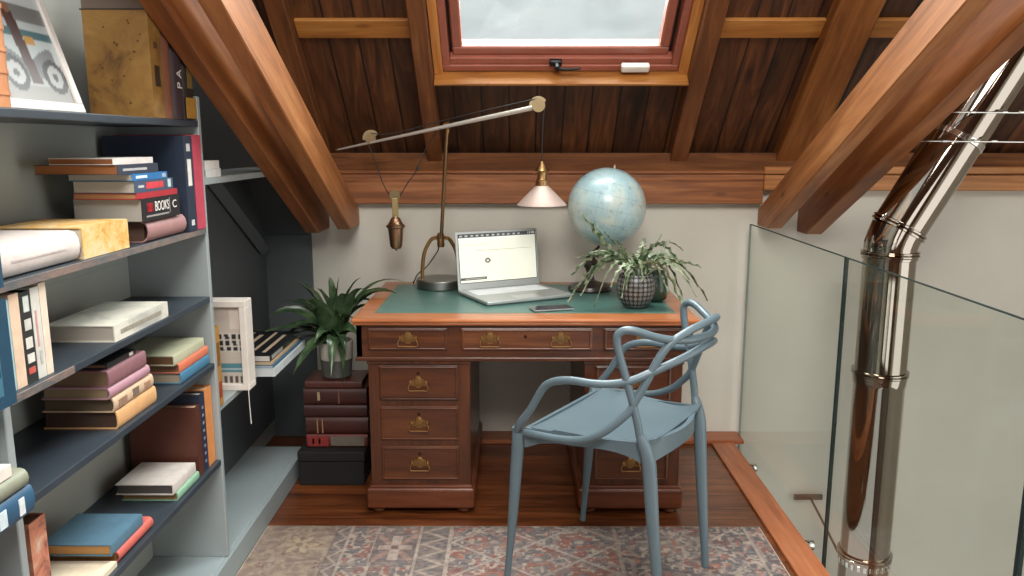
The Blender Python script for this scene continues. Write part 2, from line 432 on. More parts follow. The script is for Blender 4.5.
for y0, y1, lab in ((2.586, 3.665, 'clear glass balustrade panel against the back wall, ending behind the flue'), (1.588, 2.576, 'clear glass balustrade panel in front of the steel flue pipe'), (.5, 1.578, 'glass balustrade panel at the right edge, nearest the viewer')):
    root = empty('glass_panel', (1.075, (y0 + y1) / 2, -.22)); h = (y1 - y0) / 2
    tag(root, lab, 'glass panel', 'glass balustrade panels')
    bm = bmesh.new(); bx(bm, -.005, .005, -h + .002, h - .002, .002, 1.258); ob('pane', bm, gm.m, root)
    bm = bmesh.new()
    for q in ((-h, -h + .0018, 0, 1.26), (-h, h, 1.2585, 1.26)): bx(bm, -.005, .005, *q)
    ob('edge', bm, edge.m, root)
    bm = bmesh.new(); bx(bm, -.005, .005, h - .0018, h, 0, 1.258); ob('edge', bm, pm((126, 142, 134), .15) if y1 > 3 else edge.m, root)
    for yy in (y0 + .18, y1 - .18):
        bm = bmesh.new(); Mx = Matrix.Rotation(PI / 2, 4, 'Y')
        lathe(bm, [(.015, -.043), (.015, -.006)], (0, yy - (y0 + y1) / 2, .152), 18, Mx)
        lathe(bm, [(.019, .006), (.019, .03), (.016, .034)], (0, yy - (y0 + y1) / 2, .152), 18, Mx)
        lathe(bm, [(.022, -.009), (.022, -.006)], (0, yy - (y0 + y1) / 2, .152), 18, Mx)
        ob('standoff', bm, STEEL, root, smooth=R(40))

CHROME = metal((158, 149, 138), .06, .02)
fx, fy, fr_ = 1.387, 2.95, .093
root = empty('flue_pipe', (fx, fy, -2.7)); tag(root, 'polished steel flue pipe rising past the glass and bending right', 'flue pipe')
def flue(name, prof, M=None, c=(0, 0, 0), mat=CHROME):
    bm = bmesh.new(); lathe(bm, prof, c, 56, M); return ob(name, bm, mat, root, smooth=R(50))
flue('pipe_section', [(fr_, 0), (fr_, 2.515)])
flue('pipe_section', [(fr_ - .001, 2.515), (fr_ - .001, 3.20), (fr_ + .002, 3.205), (fr_ + .002, 3.235), (fr_ - .001, 3.24), (fr_ - .001, 3.70)])
for z in (2.50, 3.245, 3.70):
    flue('collar', [(fr_, z - .018), (fr_ + .004, z - .016), (fr_ + .004, z - .008), (fr_ + .009, z - .004), (fr_ + .009, z), (fr_ + .004, z + .004), (fr_ + .009, z + .008), (fr_ + .009, z + .012), (fr_, z + .014)])
bm = bmesh.new()
for k in range(26):
    a = 2 * PI * k / 26; Mk = Matrix.Translation((0, 0, 2.475)) @ Matrix.Rotation(a, 4, 'Z')
    bx(bm, fr_ - .002, fr_ + .006, -.006, .006, -.012, .012, .001, 1, Mk)
ob('clamp_band', bm, STEEL, root)
# elbow and leaning length
d2 = Vector((.335, -.03, .63)).normalized(); p = Vector((0, 0, 3.712)); q = p + Vector((0, 0, .042)); e2 = q + d2 * .045
bm = bmesh.new(); tube(bm, [p, p + Vector((0, 0, .02)), q + Vector((.008, -.001, .006)), e2], [fr_, fr_, fr_, fr_ + .001], 56, caps=False); ob('elbow', bm, CHROME, root, smooth=R(60))
Md = d2.to_track_quat('Z', 'Y').to_matrix().to_4x4()
flue('pipe_section', [(fr_ + .001, 0), (fr_ + .001, 1.2)], Md, e2)
flue('collar', [(fr_, -.006), (fr_ + .009, -.004), (fr_ + .009, .003), (fr_ + .003, .006), (fr_ + .009, .010), (fr_ + .009, .016), (fr_, .02)], Md, e2)
bm = bmesh.new(); bx(bm, -.02, .12, .735, .752, 2.38, 2.405, .002); tube(bm, [(.06, .735, 2.39), (.02, .095, 2.30)], .006, 8); ob('wall_bracket', bm, metal((120, 116, 108), .4), root)
flue('pipe_clamp', [(fr_ + .002, 0), (fr_ + .005, .002), (fr_ + .005, .022), (fr_ + .002, .024)], Md, e2 + d2 * .36, STEEL)

for x0, y, z, lab in ((1.384, 2.822, 1.412, 'thin steel hanging rod with upturned tip, lower of two by the flue'), (1.470, 2.822, 1.510, 'thin steel hanging rod with upturned tip, upper of two by the flue')):
    bm = bmesh.new(); tube(bm, spline([(x0, y, z + .048), (x0, y, z + .012), (x0 + .01, y, z), (x0 + .05, y, z), (2.2, y, z - .006), (3.19, y, z - .006)], 4), .0028, 8)
    lathe(bm, [(.005, 0), (.006, .004), (.004, .01)], (x0, y, z - .006), 10)
    for kx in (.09, .2, .26):
        tube(bm, [(x0 + kx, y, z), (x0 + kx + .018, y, z)], .0055, 8)
    tag(ob('hanging_rod', bm, STEEL, smooth=R(50)), lab, 'rod', 'steel rods by the flue')

# ------------------------------------------------------------------ bookcase
bc = empty('bookcase', (0, 0, 0)); tag(bc, 'grey painted built-in bookcase with dark shelves along the left wall', 'bookcase')
XB = -.93
for y in (.45, 1.385, 2.385):
    bm = bmesh.new(); bx(bm, XL + .001, XB, y, y + .02, .09, 1.54 if y > 2 else 1.455, .002); ob('upright', bm, UPR, bc)
bm = bmesh.new(); bx(bm, XL + .001, XB - .01, .45, 3.34, .0005, .09, .004)
bx(bm, XB - .012, XB + .005, .45, 3.34, .0005, .088, .002)
ob('plinth', bm, BENCH, bc)
bm = bmesh.new(); bx(bm, XL + .0005, XL + .008, .47, 2.384, .09, 1.45)
for z in (.22, .58, 1.05): bx(bm, XL + .008, XL + .0095, .48, 2.38, z, z + .004)
ob('back_panel', bm, PANEL, bc)
def shelf(y0, y1, z, th=.018, x1=XB, mat=SHELF):
    bm = bmesh.new(); bx(bm, XL + .01, x1, y0, y1, z - th, z, .002, 2)
    return ob('shelf', bm, mat, bc)
WORN = NT('worn_shelf_paint')
f = WORN.noise(WORN.coord('Object', (1, .35, 1)), 60, 6, .5, .75)
WORN.link(WORN.ramp(f, [(.40, lin((92, 96, 98))), (.66, lin((140, 116, 104)))]), WORN.b.inputs['Base Color']); WORN.b.inputs['Roughness'].default_value = .4
for z in (1.47, 1.157, .947, .738, .423):
    for a, b in ((.472, 1.383), (1.406, 2.383)):
        s = shelf(a, b, z)
        if z in (1.157, .947):
            bm = bmesh.new(); bx(bm, XB, XB + .003, a + (0 if z > 1 else 0), b if z > 1 else min(b, 1.62), z - .017, z - .001, .0005); ob('shelf_lip', bm, WORN.m, s)
shelf(2.406, 3.45, 1.302, .02, XB, UPR)
shelf(2.406, 3.30, .577, .02, -.95, UPR)
# dark end of the recess
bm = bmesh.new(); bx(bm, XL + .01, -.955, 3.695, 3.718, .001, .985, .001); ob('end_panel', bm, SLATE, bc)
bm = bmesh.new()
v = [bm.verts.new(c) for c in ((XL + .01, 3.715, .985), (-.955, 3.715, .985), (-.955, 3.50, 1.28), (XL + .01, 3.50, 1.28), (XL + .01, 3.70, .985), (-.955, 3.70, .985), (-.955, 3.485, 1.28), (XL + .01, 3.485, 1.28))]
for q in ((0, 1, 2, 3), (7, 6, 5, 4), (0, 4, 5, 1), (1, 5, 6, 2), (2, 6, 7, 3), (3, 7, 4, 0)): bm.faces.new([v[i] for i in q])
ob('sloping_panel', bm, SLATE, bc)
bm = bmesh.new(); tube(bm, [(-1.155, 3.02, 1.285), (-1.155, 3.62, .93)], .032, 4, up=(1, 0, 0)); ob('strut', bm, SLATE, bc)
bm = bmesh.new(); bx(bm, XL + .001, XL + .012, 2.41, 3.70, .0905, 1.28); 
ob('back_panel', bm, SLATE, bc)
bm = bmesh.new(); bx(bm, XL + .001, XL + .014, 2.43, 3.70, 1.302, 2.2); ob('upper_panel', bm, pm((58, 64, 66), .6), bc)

# ------------------------------------------------------------------ books
def mottled(*cols, scale=30, rough=.6, stops=None):
    m = NT('mottled_cover_%d' % len(bpy.data.materials)); f = m.noise(m.coord(), scale, 5, .6, .65); n = len(cols)
    m.link(m.ramp(f, [(.32 + .36 * i / (n - 1), lin(c)) for i, c in enumerate(cols)]), m.b.inputs['Base Color']); m.b.inputs['Roughness'].default_value = rough
    return m.m

def book(label, group, X0, depth, y0, y1, z0, z1, cover, pages, kind='flat', rnd=0, inset=.004, cov=.003, name='book', rough=.5, facing='X', title=None, bands=None, lx=None):
    """hard cover or paperback. flat: lies with its spine facing the room; stand: upright, spine facing the room; rear: lies with spine facing the viewer (spine along X)."""
    # local axes: l along spine, d from spine to fore edge, t thickness
    if kind == 'flat': L, D, T = y1 - y0, depth, z1 - z0; M = Matrix(((0, -1, 0, X0), (1, 0, 0, y0), (0, 0, 1, z0), (0, 0, 0, 1)))
    elif kind == 'stand': L, D, T = z1 - z0, depth, y1 - y0; M = Matrix(((0, -1, 0, X0), (0, 0, 1, y0), (1, 0, 0, z0), (0, 0, 0, 1)))
    else: L, D, T = lx, depth, z1 - z0; M = Matrix(((1, 0, 0, X0), (0, 1, 0, y0), (0, 0, 1, z0), (0, 0, 0, 1)))
    base = M @ Vector((L / 2, D / 2, T / 2)); base.z = z0
    lift = Vector((0, 0, .0008))
    Mb = Matrix.Translation(-base) @ M
    bm = bmesh.new()
    # cover profile in (d,t): C shape with optional rounded spine
    n = 7; outer = []; inner = []
    rs = rnd * T
    for i in range(n):
        a = PI * i / (n - 1)
        outer.append((-rs * math.sin(a) + rs, T * (1 - math.cos(a)) / 2)); inner.append((-rs * math.sin(a) + rs + cov, cov + (T - 2 * cov) * (1 - math.cos(a)) / 2))
    prof = [(D, 0)] + outer + [(D, T), (D, T - cov)] + inner[::-1] + [(D, cov)]
    A = [bm.verts.new(Mb @ Vector((0, d, t))) for d, t in prof]; B = [bm.verts.new(Mb @ Vector((L, d, t))) for d, t in prof]
    k = len(prof)
    for i in range(k): bm.faces.new((A[i], A[(i + 1) % k], B[(i + 1) % k], B[i]))
    # end caps as quads along the C
    m = k // 2
    for V in (A, B):
        for i in range(m - 1):
            bm.faces.new((V[i], V[i + 1], V[k - 2 - i], V[k - 1 - i]))
    if bands:
        for bpos in bands:
            ring = [(d - .0025 if d < D * .3 else d, t) for d, t in outer]
            for i in range(n - 1):
                p = [Mb @ Vector((l, d - .002, t)) for l, (d, t) in ((bpos * L - .004, outer[i]), (bpos * L - .004, outer[i + 1]), (bpos * L + .004, outer[i + 1]), (bpos * L + .004, outer[i]))]
                bm.faces.new([bm.verts.new(x) for x in p])
    o = ob(name, bm, pm(cover, rough, var=.1, scale=30) if not isinstance(cover, bpy.types.Material) else cover, smooth=R(35))
    o.location = base + lift; tag(o, label, 'book', group)
    bm = bmesh.new(); bx(bm, inset, L - inset, cov + rs * .6, D - inset, cov * .9, T - cov * .9, 0, 1, Mb)
    pmx = NT('page_edges'); ax = 'Object'
    w = pmx.n.new('ShaderNodeTexWave'); w.inputs['Scale'].default_value = 110; w.inputs['Distortion'].default_value = 1.5; w.inputs['Detail'].default_value = 2
    w.bands_direction = {'flat': 'Z', 'stand': 'Y', 'rear': 'Z'}[kind]; pmx.link(pmx.coord(), w.inputs['Vector'])
    c = lin(pages); pmx.link(pmx.ramp(w.outputs['Fac'], [(0, tuple(x * .8 for x in c[:3]) + (1,)), (1, c)]), pmx.b.inputs['Base Color']); pmx.b.inputs['Roughness'].default_value = .85
    ob('pages', bm, pmx.m, o)
    if title:
        for it in title:            # (kind, l0, l1, t0, t1, colour, body)
            l0, l1, t0, t1, c_, body = it
            if body is None:
                bm = bmesh.new(); bx(bm, l0 * L, l1 * L, -.0008, .001, t0 * T, t1 * T, 0, 1, Mb)
                ob('spine_label', bm, pm(c_, .5, var=.12, scale=60), o)
            else:
                # text x along l, up along t (flat/rear) or along -d.. keep reading along the spine
                xa = Vector((1, 0, 0)); ya = Vector((0, 0, 1)); za = Vector((0, -1, 0))
                if kind == 'stand': ya = -ya
                loc = Vector(((l0 + l1) / 2 * L, -.0009, (t0 + t1) / 2 * T))
                Mt = Mb @ Matrix(((xa.x, ya.x, za.x, loc.x), (xa.y, ya.y, za.y, loc.y), (xa.z, ya.z, za.z, loc.z), (0, 0, 0, 1)))
                hgt = (t1 - t0) * T * 1.35; want = (l1 - l0) * L; est = .62 * hgt * len(body)
                text('spine_title', body, hgt, Mt, pm(c_, .5), o, sx=want / est)
    return o

G2 = 'books on the second shelf'; 
book('dusty pink thick book at the bottom of the horizontal stack under the black volume', G2, -.927, .15, 2.008, 2.243, 1.157, 1.211, (158, 118, 116), (82, 58, 44), rnd=.35)
book('thick black paperback with red and white title letters on its spine', G2, -.927, .17, 1.98, 2.206, 1.2115, 1.2685, (26, 25, 29), (178, 172, 160), inset=.001, cov=.0015,
     title=[(.10, .30, .34, .78, (200, 42, 54), '1001'), (.33, .68, .34, .80, (235, 228, 222), 'BOOKS'), (.1, .68, .16, .24, (150, 145, 142), None), (.71, .72, .2, .9, (150, 145, 142), None), (.79, .90, .36, .74, (225, 220, 216), 'C')])
book('thin red book lying directly on the thick black paperback', G2, -.927, .155, 1.957, 2.196, 1.269, 1.284, (168, 44, 52), (176, 128, 84), inset=.001, cov=.002)
book('grey paged navy paperback with a red spine label, mid-stack', G2, -.927, .15, 1.952, 2.173, 1.2845, 1.314, (62, 80, 102), (182, 177, 166), inset=.001, cov=.0015, title=[(.28, .72, .25, .8, (206, 66, 74), None), (.08, .22, .4, .6, (190, 190, 190), None), (.85, .93, .2, .9, (190, 205, 205), None)])
book('slim bright blue paperback in the horizontal stack', G2, -.927, .155, 1.943, 2.14, 1.3145, 1.331, (44, 112, 168), (170, 168, 160), inset=.001, cov=.0015, title=[(.1, .4, .3, .72, (210, 222, 230), None), (.84, .95, .2, .8, (170, 180, 190), None)])
book('charcoal book with brown edges jutting left, second from top of the stack', G2, -.932, .195, 1.885, 2.10, 1.3315, 1.3545, (48, 56, 70), (146, 92, 50), inset=.001, cov=.0015, title=[(.12, .7, .35, .6, (176, 176, 176), None)])
book('thin white spined book on top of the horizontal stack', G2, -.937, .15, 1.877, 2.085, 1.355, 1.37, (214, 208, 202), (132, 82, 46), inset=.001, cov=.0015)
book('tall navy book standing upright with white lettering down its spine', G2, -.925, .225, 2.255, 2.312, 1.157, 1.425, (34, 46, 64), (200, 196, 186), 'stand', title=[(.84, .92, .3, .7, (190, 190, 190), None), (.06, .12, .35, .7, (205, 205, 205), None), (.48, .76, .28, .72, (222, 218, 210), None)])
book('tall pinkish red book standing against the upright on the second shelf', G2, -.925, .225, 2.316, 2.378, 1.157, 1.428, (180, 66, 84), (200, 190, 180), 'stand')
book('yellow and cream patterned box file lying beside the white book', G2, -.935, .20, 1.712, 1.918, 1.157, 1.226, mottled((196, 140, 62), (224, 178, 104), (226, 196, 140), (214, 200, 176), scale=26), (236, 224, 200))
book('large white book lying flat at the near end of the second shelf', G2, -.935, .21, 1.43, 1.70, 1.157, 1.222, (212, 202, 196), (170, 150, 136), rnd=.3, title=[(.12, .8, .46, .52, (196, 184, 180), None)])
G3 = 'books on the third shelf'
book('large art book lying flat alone with a cream spine', G3, -.935, .165, 1.81, 2.10, .947, .987, mottled((150, 152, 150), (206, 204, 190), (222, 218, 204), scale=5), (176, 168, 156), title=[(.1, .85, .35, .62, (150, 142, 128), None)])
book('light blue paperback standing at the near end of the third shelf', G3, -.94, .16, 1.4065, 1.446, .947, 1.12, (160, 196, 200), (214, 206, 190), 'stand', inset=.002)
book('pale cream book standing left of the black and white spine', G3, -.94, .16, 1.4475, 1.478, .947, 1.128, (224, 196, 170), (214, 206, 190), 'stand')
book('black and white patterned spine standing between pale books', G3, -.94, .16, 1.4795, 1.514, .947, 1.126, (44, 46, 46), (214, 206, 190), 'stand', title=[(.1, .17, .2, .8, (190, 90, 80), None), (.22, .32, .2, .85, (215, 212, 204), None), (.38, .5, .2, .8, (215, 212, 204), None), (.58, .7, .25, .85, (200, 200, 192), None), (.78, .95, .3, .8, (205, 214, 206), None)])
book('white book with faint red lettering standing on the third shelf', G3, -.94, .16, 1.5155, 1.543, .947, 1.129, (206, 204, 196), (214, 206, 190), 'stand', title=[(.35, .75, .3, .5, (198, 150, 144), None), (.15, .3, .4, .7, (180, 178, 172), None)])
book('slim cream book closing the upright row on the third shelf', G3, -.94, .16, 1.5445, 1.567, .947, 1.134, (226, 208, 188), (214, 206, 190), 'stand')
book('dark blue book at the left edge, standing beside the large white book', G2, -.895, .2, 1.31, 1.372, 1.1575, 1.315, (30, 66, 88), (180, 200, 205), 'stand', title=[(.12, .88, .15, .45, (62, 108, 130), None)])
book('dark blue book at the left edge, standing before the light blue paperback', G3, -.895, .2, 1.31, 1.372, .9475, 1.137, (30, 66, 88), (180, 200, 205), 'stand', title=[(.12, .9, .15, .45, (62, 108, 130), None), (.3, .5, .25, .4, (150, 180, 190), None)])
G4 = 'books on the fourth shelf'
book('thick tan book at the bottom of the five book stack', G4, -.94, .178, 1.80, 2.005, .738, .782, (212, 164, 114), (70, 50, 38), rnd=.12)
book('book with floral patterned cream spine in the five book stack', G4, -.94, .17, 1.79, 1.995, .7825, .818, (198, 172, 142), (92, 78, 58), rnd=.2, title=[(.1, .3, .2, .7, (150, 120, 100), None), (.45, .6, .25, .8, (120, 104, 92), None), (.75, .9, .3, .7, (160, 124, 100), None)])
book('slim lilac pink book above the floral spined one', G4, -.94, .16, 1.775, 1.98, .8185, .847, (176, 134, 146), (150, 130, 100), rnd=.3)
book('dusty mauve hardback near the top of the five book stack', G4, -.94, .155, 1.775, 1.965, .8475, .887, (136, 96, 102), (128, 104, 78), rnd=.1)
book('small black notebook on top of the five book stack', G4, -.95, .09, 1.79, 1.935, .8875, .90, (34, 34, 36), (150, 110, 80), title=[(.75, .88, .2, .8, (200, 195, 185), None)])
book('blue book at the bottom of the short stack by the upright', G4, -.94, .16, 2.16, 2.37, .738, .77, (72, 122, 152), (164, 150, 126), rnd=.1)
book('orange book between the blue and the pale green one', G4, -.94, .16, 2.155, 2.365, .7705, .797, (206, 116, 88), (120, 92, 66), rnd=.1)
book('pale sage green book on top of the short stack', G4, -.945, .165, 2.135, 2.35, .7975, .826, (182, 182, 154), (112, 80, 54), rnd=.05)
G5 = 'books on the lowest shelf'
book('thin mint green book under the pale grey one', G5, -.94, .16, 2.085, 2.235, .423, .447, (138, 178, 150), (150, 120, 80), rnd=.15)
book('pale grey book with a pinkish cream spine lying flat', G5, -.945, .16, 2.068, 2.225, .4475, .478, (204, 196, 188), (78, 74, 70), rnd=.05)
book('large dark brown book standing with its cover to the viewer', G5, -.945, .20, 2.248, 2.284, .423, .638, (84, 44, 32), (205, 168, 140), 'stand')
book('dark blue spotted spine standing between brown and orange books', G5, -.945, .21, 2.2855, 2.322, .423, .665, (38, 46, 66), (180, 170, 150), 'stand', title=[(a, a + .035, .35, .65, (128, 134, 150), None) for a in (.1, .2, .3, .4, .5, .6, .7, .8)])
book('orange brown book standing against the upright on the lowest shelf', G5, -.945, .22, 2.3235, 2.379, .423, .668, (206, 134, 76), (226, 178, 130), 'stand')
book('coral red book with rounded spine under the blue one', G5, -.94, .165, 1.75, 1.93, .423, .453, (190, 96, 86), (160, 118, 64), rnd=.4)
book('faded blue cloth book lying on the coral red one', G5, -.945, .165, 1.725, 1.885, .4535, .482, (84, 118, 138), (184, 138, 82), rnd=.05)
book('cream magazine lying flat nearest on the lowest shelf', G5, -.94, .17, 1.56, 1.735, .423, .436, (228, 216, 190), (214, 190, 140), cov=.001, inset=.001)
book('coral and brown patterned book standing beside the cream magazine', G5, -.985, .17, 1.50, 1.556, .423, .645, mottled((78, 68, 70), (196, 122, 96), (212, 146, 116), (214, 196, 178), scale=16), (120, 80, 60), 'stand')
GN = 'books stacked at the left edge'
book('dark blue book with white marks at the bottom of the left edge stack', GN, -.885, .2, 1.12, 1.375, .738, .79, (44, 82, 110), (170, 170, 165), rnd=.15, title=[(.82, .88, .2, .8, (214, 220, 222), None), (.6, .68, .2, .8, (200, 214, 220), None)])
book('grey green book in the left edge stack', GN, -.885, .2, 1.1, 1.365, .7905, .826, (134, 138, 120), (170, 165, 150), rnd=.4)
book('white book in the left edge stack', GN, -.892, .19, 1.1, 1.33, .8265, .848, (224, 216, 206), (214, 206, 196))
book('pale cyan book on top of the left edge stack', GN, -.897, .18, 1.1, 1.31, .8485, .882, (136, 192, 206), (200, 206, 206), rnd=.2)
# top shelf
GT = 'books on the top shelf'
book('tan leather volume with ribbed spine at the left end of the top shelf', GT, -.935, .18, 1.44, 1.535, 1.47, 1.73, (196, 132, 88), (200, 170, 130), 'stand', rnd=.2, bands=(.1, .25, .4, .55, .7, .85))
o = book('large mustard yellow book standing with its worn cover facing out', GT, -.93, .165, 2.10, 2.166, 1.47, 1.735, mottled((92, 62, 26), (132, 94, 40), (146, 108, 50), (158, 122, 64), scale=9), (150, 120, 70), 'stand', title=[(.30, .50, .3, .75, (52, 40, 28), None), (.66, .72, .35, .7, (84, 60, 36), None)])
bm = bmesh.new(); random.seed(3)
for k in range(16):
    x, z, r = -random.uniform(.02, .15), random.uniform(.03, .24), random.uniform(.0015, .004)
    lathe(bm, [(r, 0), (r * .8, .0006)], (-.93 + x - o.location.x, 2.0994 - o.location.y, z), 8, Matrix.Rotation(PI / 2, 4, 'X'))
ob('stains', bm, pm((92, 62, 28), .7), o)
book('brown book standing next to the mustard yellow one', GT, -.93, .16, 2.168, 2.236, 1.47, 1.695, (124, 78, 58), (120, 90, 60), 'stand', rnd=.2)
book('dark plum book with white letters on its spine', GT, -.93, .16, 2.238, 2.303, 1.47, 1.70, (58, 44, 50), (150, 130, 110), 'stand', rnd=.15, title=[(.32, .62, .25, .75, (224, 214, 206), 'P A')])
book('black and yellow book standing at the right end of the top shelf', GT, -.93, .16, 2.305, 2.379, 1.47, 1.69, (36, 32, 28), (150, 130, 90), 'stand', rnd=.15, title=[(.02, .28, .05, .95, (168, 124, 52), None), (.4, .75, .3, .7, (120, 96, 48), None)])
book('dark book lying on top of the standing mustard book', GT, -.93, .17, 2.10, 2.31, 1.7355, 1.775, (44, 32, 28), (120, 104, 92))
# far bay
GF = 'books in the far bay'
book('thin golden brown book standing just behind the upright', GF, -.945, .17, 2.44, 2.475, .577, .835, (168, 122, 62), (200, 180, 140), 'stand', title=[(.1, .3, .2, .8, (150, 60, 44), None), (.5, .8, .2, .8, (120, 84, 44), None)])
book('large white book at the bottom of the stack jutting over the shelf edge', GF, -.868, .29, 2.774, 3.2, .577, .607, (206, 214, 214), (200, 204, 204), cov=.002, inset=.001)
book('thin blue book lying on the large white one', GF, -.872, .25, 2.775, 3.18, .6075, .618, (64, 98, 122), (170, 180, 186), cov=.002, inset=.001)
book('tan edged book under the striped black magazine', GF, -.88, .24, 2.78, 3.17, .6185, .628, (188, 160, 124), (190, 176, 150), cov=.002, inset=.001)
o = book('glossy black magazine with pale stripes on top of the far stack', GF, -.885, .25, 2.785, 3.17, .6285, .652, (24, 24, 26), (200, 196, 190), cov=.002, inset=.001, rough=.25, title=[(.05, .4, .2, .8, (150, 150, 148), None)])
bm = bmesh.new()
for k, (a, b, w) in enumerate(((.03, .30, .014), (.06, .34, .012), (.10, .3, .016), (.16, .34, .01))):
    x = -.885 - .03 - k * .045; bx(bm, x - w - o.location.x, x - o.location.x, 2.80 + a - o.location.y, 2.80 + b - o.location.y, .0234, .0240)
ob('cover_stripes', bm, pm((176, 156, 134), .4), o)
book('thin white book lying on the upper far shelf, lower of two', GF, -.93, .13, 2.42, 2.54, 1.302, 1.327, (200, 200, 196), (190, 186, 178))
book('thin white book lying on the upper far shelf, upper of two', GF, -.932, .13, 2.42, 2.535, 1.3275, 1.352, (212, 208, 202), (196, 190, 180))

# framed photo on the top shelf
def photo(u, v):
    c = np.zeros(u.shape + (3,)) + np.array([196, 208, 208])
    c[v > .72] = (214, 226, 228); c[(v > .60) & (v < .72)] = (128, 134, 134)
    c[(v > .48) & (v < .54)] = (64, 112, 120); c[v < .30] = (176, 178, 174); c[v < .12] = (150, 148, 142)
    body = (np.abs(u - .56) < .36) & (v > .18) & (v < .36 + .05 * np.sin(u * 9)); c[body] = (120, 124, 126)
    for cx in (.3, .84):
        d = np.hypot((u - cx) * .8, (v - .2)); c[d < .13] = (44, 42, 44); c[d < .085] = (180, 182, 180); c[d < .03] = (60, 58, 58)
    fig = (np.abs(u - .52 - (v - .4) * -.12) < .07) & (v > .14) & (v < .66); c[fig] = (74, 44, 38)
    c[(np.hypot(u - .5, v - .69) < .04)] = (150, 110, 90); c[(np.abs(u - .66) < .07) & (np.abs(v - .46) < .03)] = (200, 150, 60)
    return c * .82
pf = empty('picture_frame', (-.955, 1.66, 1.47)); tag(pf, 'white framed photograph leaning back on the top shelf', 'picture frame')
Lp = Matrix.Rotation(R(-17), 4, 'Y')
bm = bmesh.new()
for a in ((-.145, .145, 0, .02), (-.145, .145, .30, .32), (-.145, -.125, .02, .30), (.125, .145, .02, .30)): bx(bm, -.012, .006, a[0], a[1], a[2], a[3], .002, 2, Lp)
ob('frame', bm, pm((204, 200, 194), .45), pf)
grid_pattern('photograph', 60, 64, photo, attr_mat('photo_print', .35, coat=.3), lambda u, v: np.stack([(v * .28 + .02) * math.sin(R(-17)), (u - .5) * .25, (v * .28 + .02) * math.cos(R(-17))], -1), pf)

# white boxed collage frame in the far bay
cf = empty('picture_frame', (-1.02, 2.64, .577)); tag(cf, 'deep white box frame with a collage behind the bookcase upright', 'picture frame')
bm = bmesh.new(); ring(bm, -.115, .115, 0, .31, .022, -.03, .04, .002)
for v in bm.verts: v.co = Vector((v.co.x, v.co.z, v.co.y))
ob('frame', bm, pm((218, 210, 200), .55), cf)
def collage(u, v):
    c = np.zeros(u.shape + (3,)) + np.array([196, 186, 174])
    c[(v > .40) & (v < .66)] = (206, 200, 190)
    m = (np.abs(np.sin(u * 25 + v * 4)) > .55) & (v > .42) & (v < .64) & (np.abs(np.sin(v * 33)) > .3); c[m] = (40, 40, 42)
    c[(v > .14) & (v < .26)] = (84, 136, 148); c[(v > .18) & (v < .20)] = (190, 200, 200)
    m = (v < .10) & (np.abs(np.sin(u * 31)) > .5); c[m] = (80, 74, 74)
    c[(v > .7) & (np.abs(u - .5) > .3)] = (214, 202, 190); return c
grid_pattern('collage', 50, 60, collage, attr_mat('collage_print', .5), lambda u, v: np.stack([(u - .5) * .186, u * 0 - .012, .022 + v * .266], -1), cf)
bm = bmesh.new(); tube(bm, [(.112, -.034, .012), (.113, -.036, -.02), (.115, -.037, -.10), (.116, -.037, -.115)], .0016, 6); ob('ribbon', bm, pm((220, 216, 210), .7), cf)

# little box with a blue light under the far shelf
rt = empty('router_box', (-.975, 3.22, .50)); tag(rt, 'small black box with a blue light under the far shelf', 'router')
bm = bmesh.new(); bx(bm, -.06, .03, -.035, .035, 0, .056, .004, 2); ob('casing', bm, BLACK, rt)
led = NT('blue_led'); led.b.inputs['Base Color'].default_value = lin((120, 190, 230)); led.b.inputs['Emission Color'].default_value = lin((120, 200, 255)); led.b.inputs['Emission Strength'].default_value = 3
bm = bmesh.new(); lathe(bm, [(.006, 0), (.005, .002)], (.018, -.0352, .034), 12, Matrix.Rotation(PI / 2, 4, 'X')); ob('indicator_light', bm, led.m, rt)

# old volumes, trunk and plant in the corner left of the desk
tk = empty('trunk', (-.765, 3.27, 0)); tag(tk, 'low dark trunk under the stack of old red books', 'trunk')
bm = bmesh.new(); bx(bm, -.135, .135, -.14, .14, .001, .105, .004, 2); ob('body', bm, pm((20, 18, 17), .8), tk)
bm = bmesh.new(); bx(bm, -.14, .14, -.145, .145, .106, .15, .006, 2); ob('lid', bm, pm((22, 20, 18), .8), tk)
GR = 'old red volumes beside the desk'
z = .151; RB = [('oldest looking volume with scarlet label at the bottom of the red stack', .055, (92, 34, 28), -.875, .255, [(.02, .36, .1, .9, (132, 44, 40), None), (.40, .95, .15, .85, (104, 96, 84), None), (.1, .13, .3, .7, (190, 170, 130), None), (.2, .23, .3, .7, (190, 170, 130), None)]),
     ('wide dark red volume second from the bottom of the red stack', .075, (64, 28, 21), -.875, .26, [(.18, .2, .1, .9, (150, 110, 76), None), (.26, .28, .1, .9, (150, 110, 76), None)]),
     ('dark red volume in the middle of the red stack', .052, (56, 25, 20), -.88, .262, None),
     ('dark red volume with gilt lines, second from the top of the red stack', .072, (62, 26, 21), -.878, .26, [(.22, .26, .3, .8, (160, 140, 110), None), (.55, .57, .1, .9, (110, 78, 56), None)]),
     ('slim reddish brown volume on top of the red stack', .03, (78, 38, 28), -.87, .235, None)]
for lab, th, c, x0, L, tt in RB:
    book(lab, GR, x0, .17, 3.17, 0, z, z + th, c, (120, 104, 84), 'rear', rnd=.15, lx=L, title=tt, rough=.45); z += th + .0006
ZP = z
pp = empty('potted_plant', (-.755, 3.255, ZP)); tag(pp, 'leafy dark green plant in a two-tone pot on the old red books', 'plant')
bm = bmesh.new(); lathe(bm, [(.052, .001), (.06, .006), (.067, .08)], n=36); ob('pot_base', bm, pm((92, 92, 88), .5), pp, smooth=R(40))
bm = bmesh.new(); lathe(bm, [(.067, .0805), (.072, .155), (.066, .155), (.063, .13)], n=36, capb=False, capt=True); ob('pot', bm, pm((188, 182, 170), .5), pp, smooth=R(40))
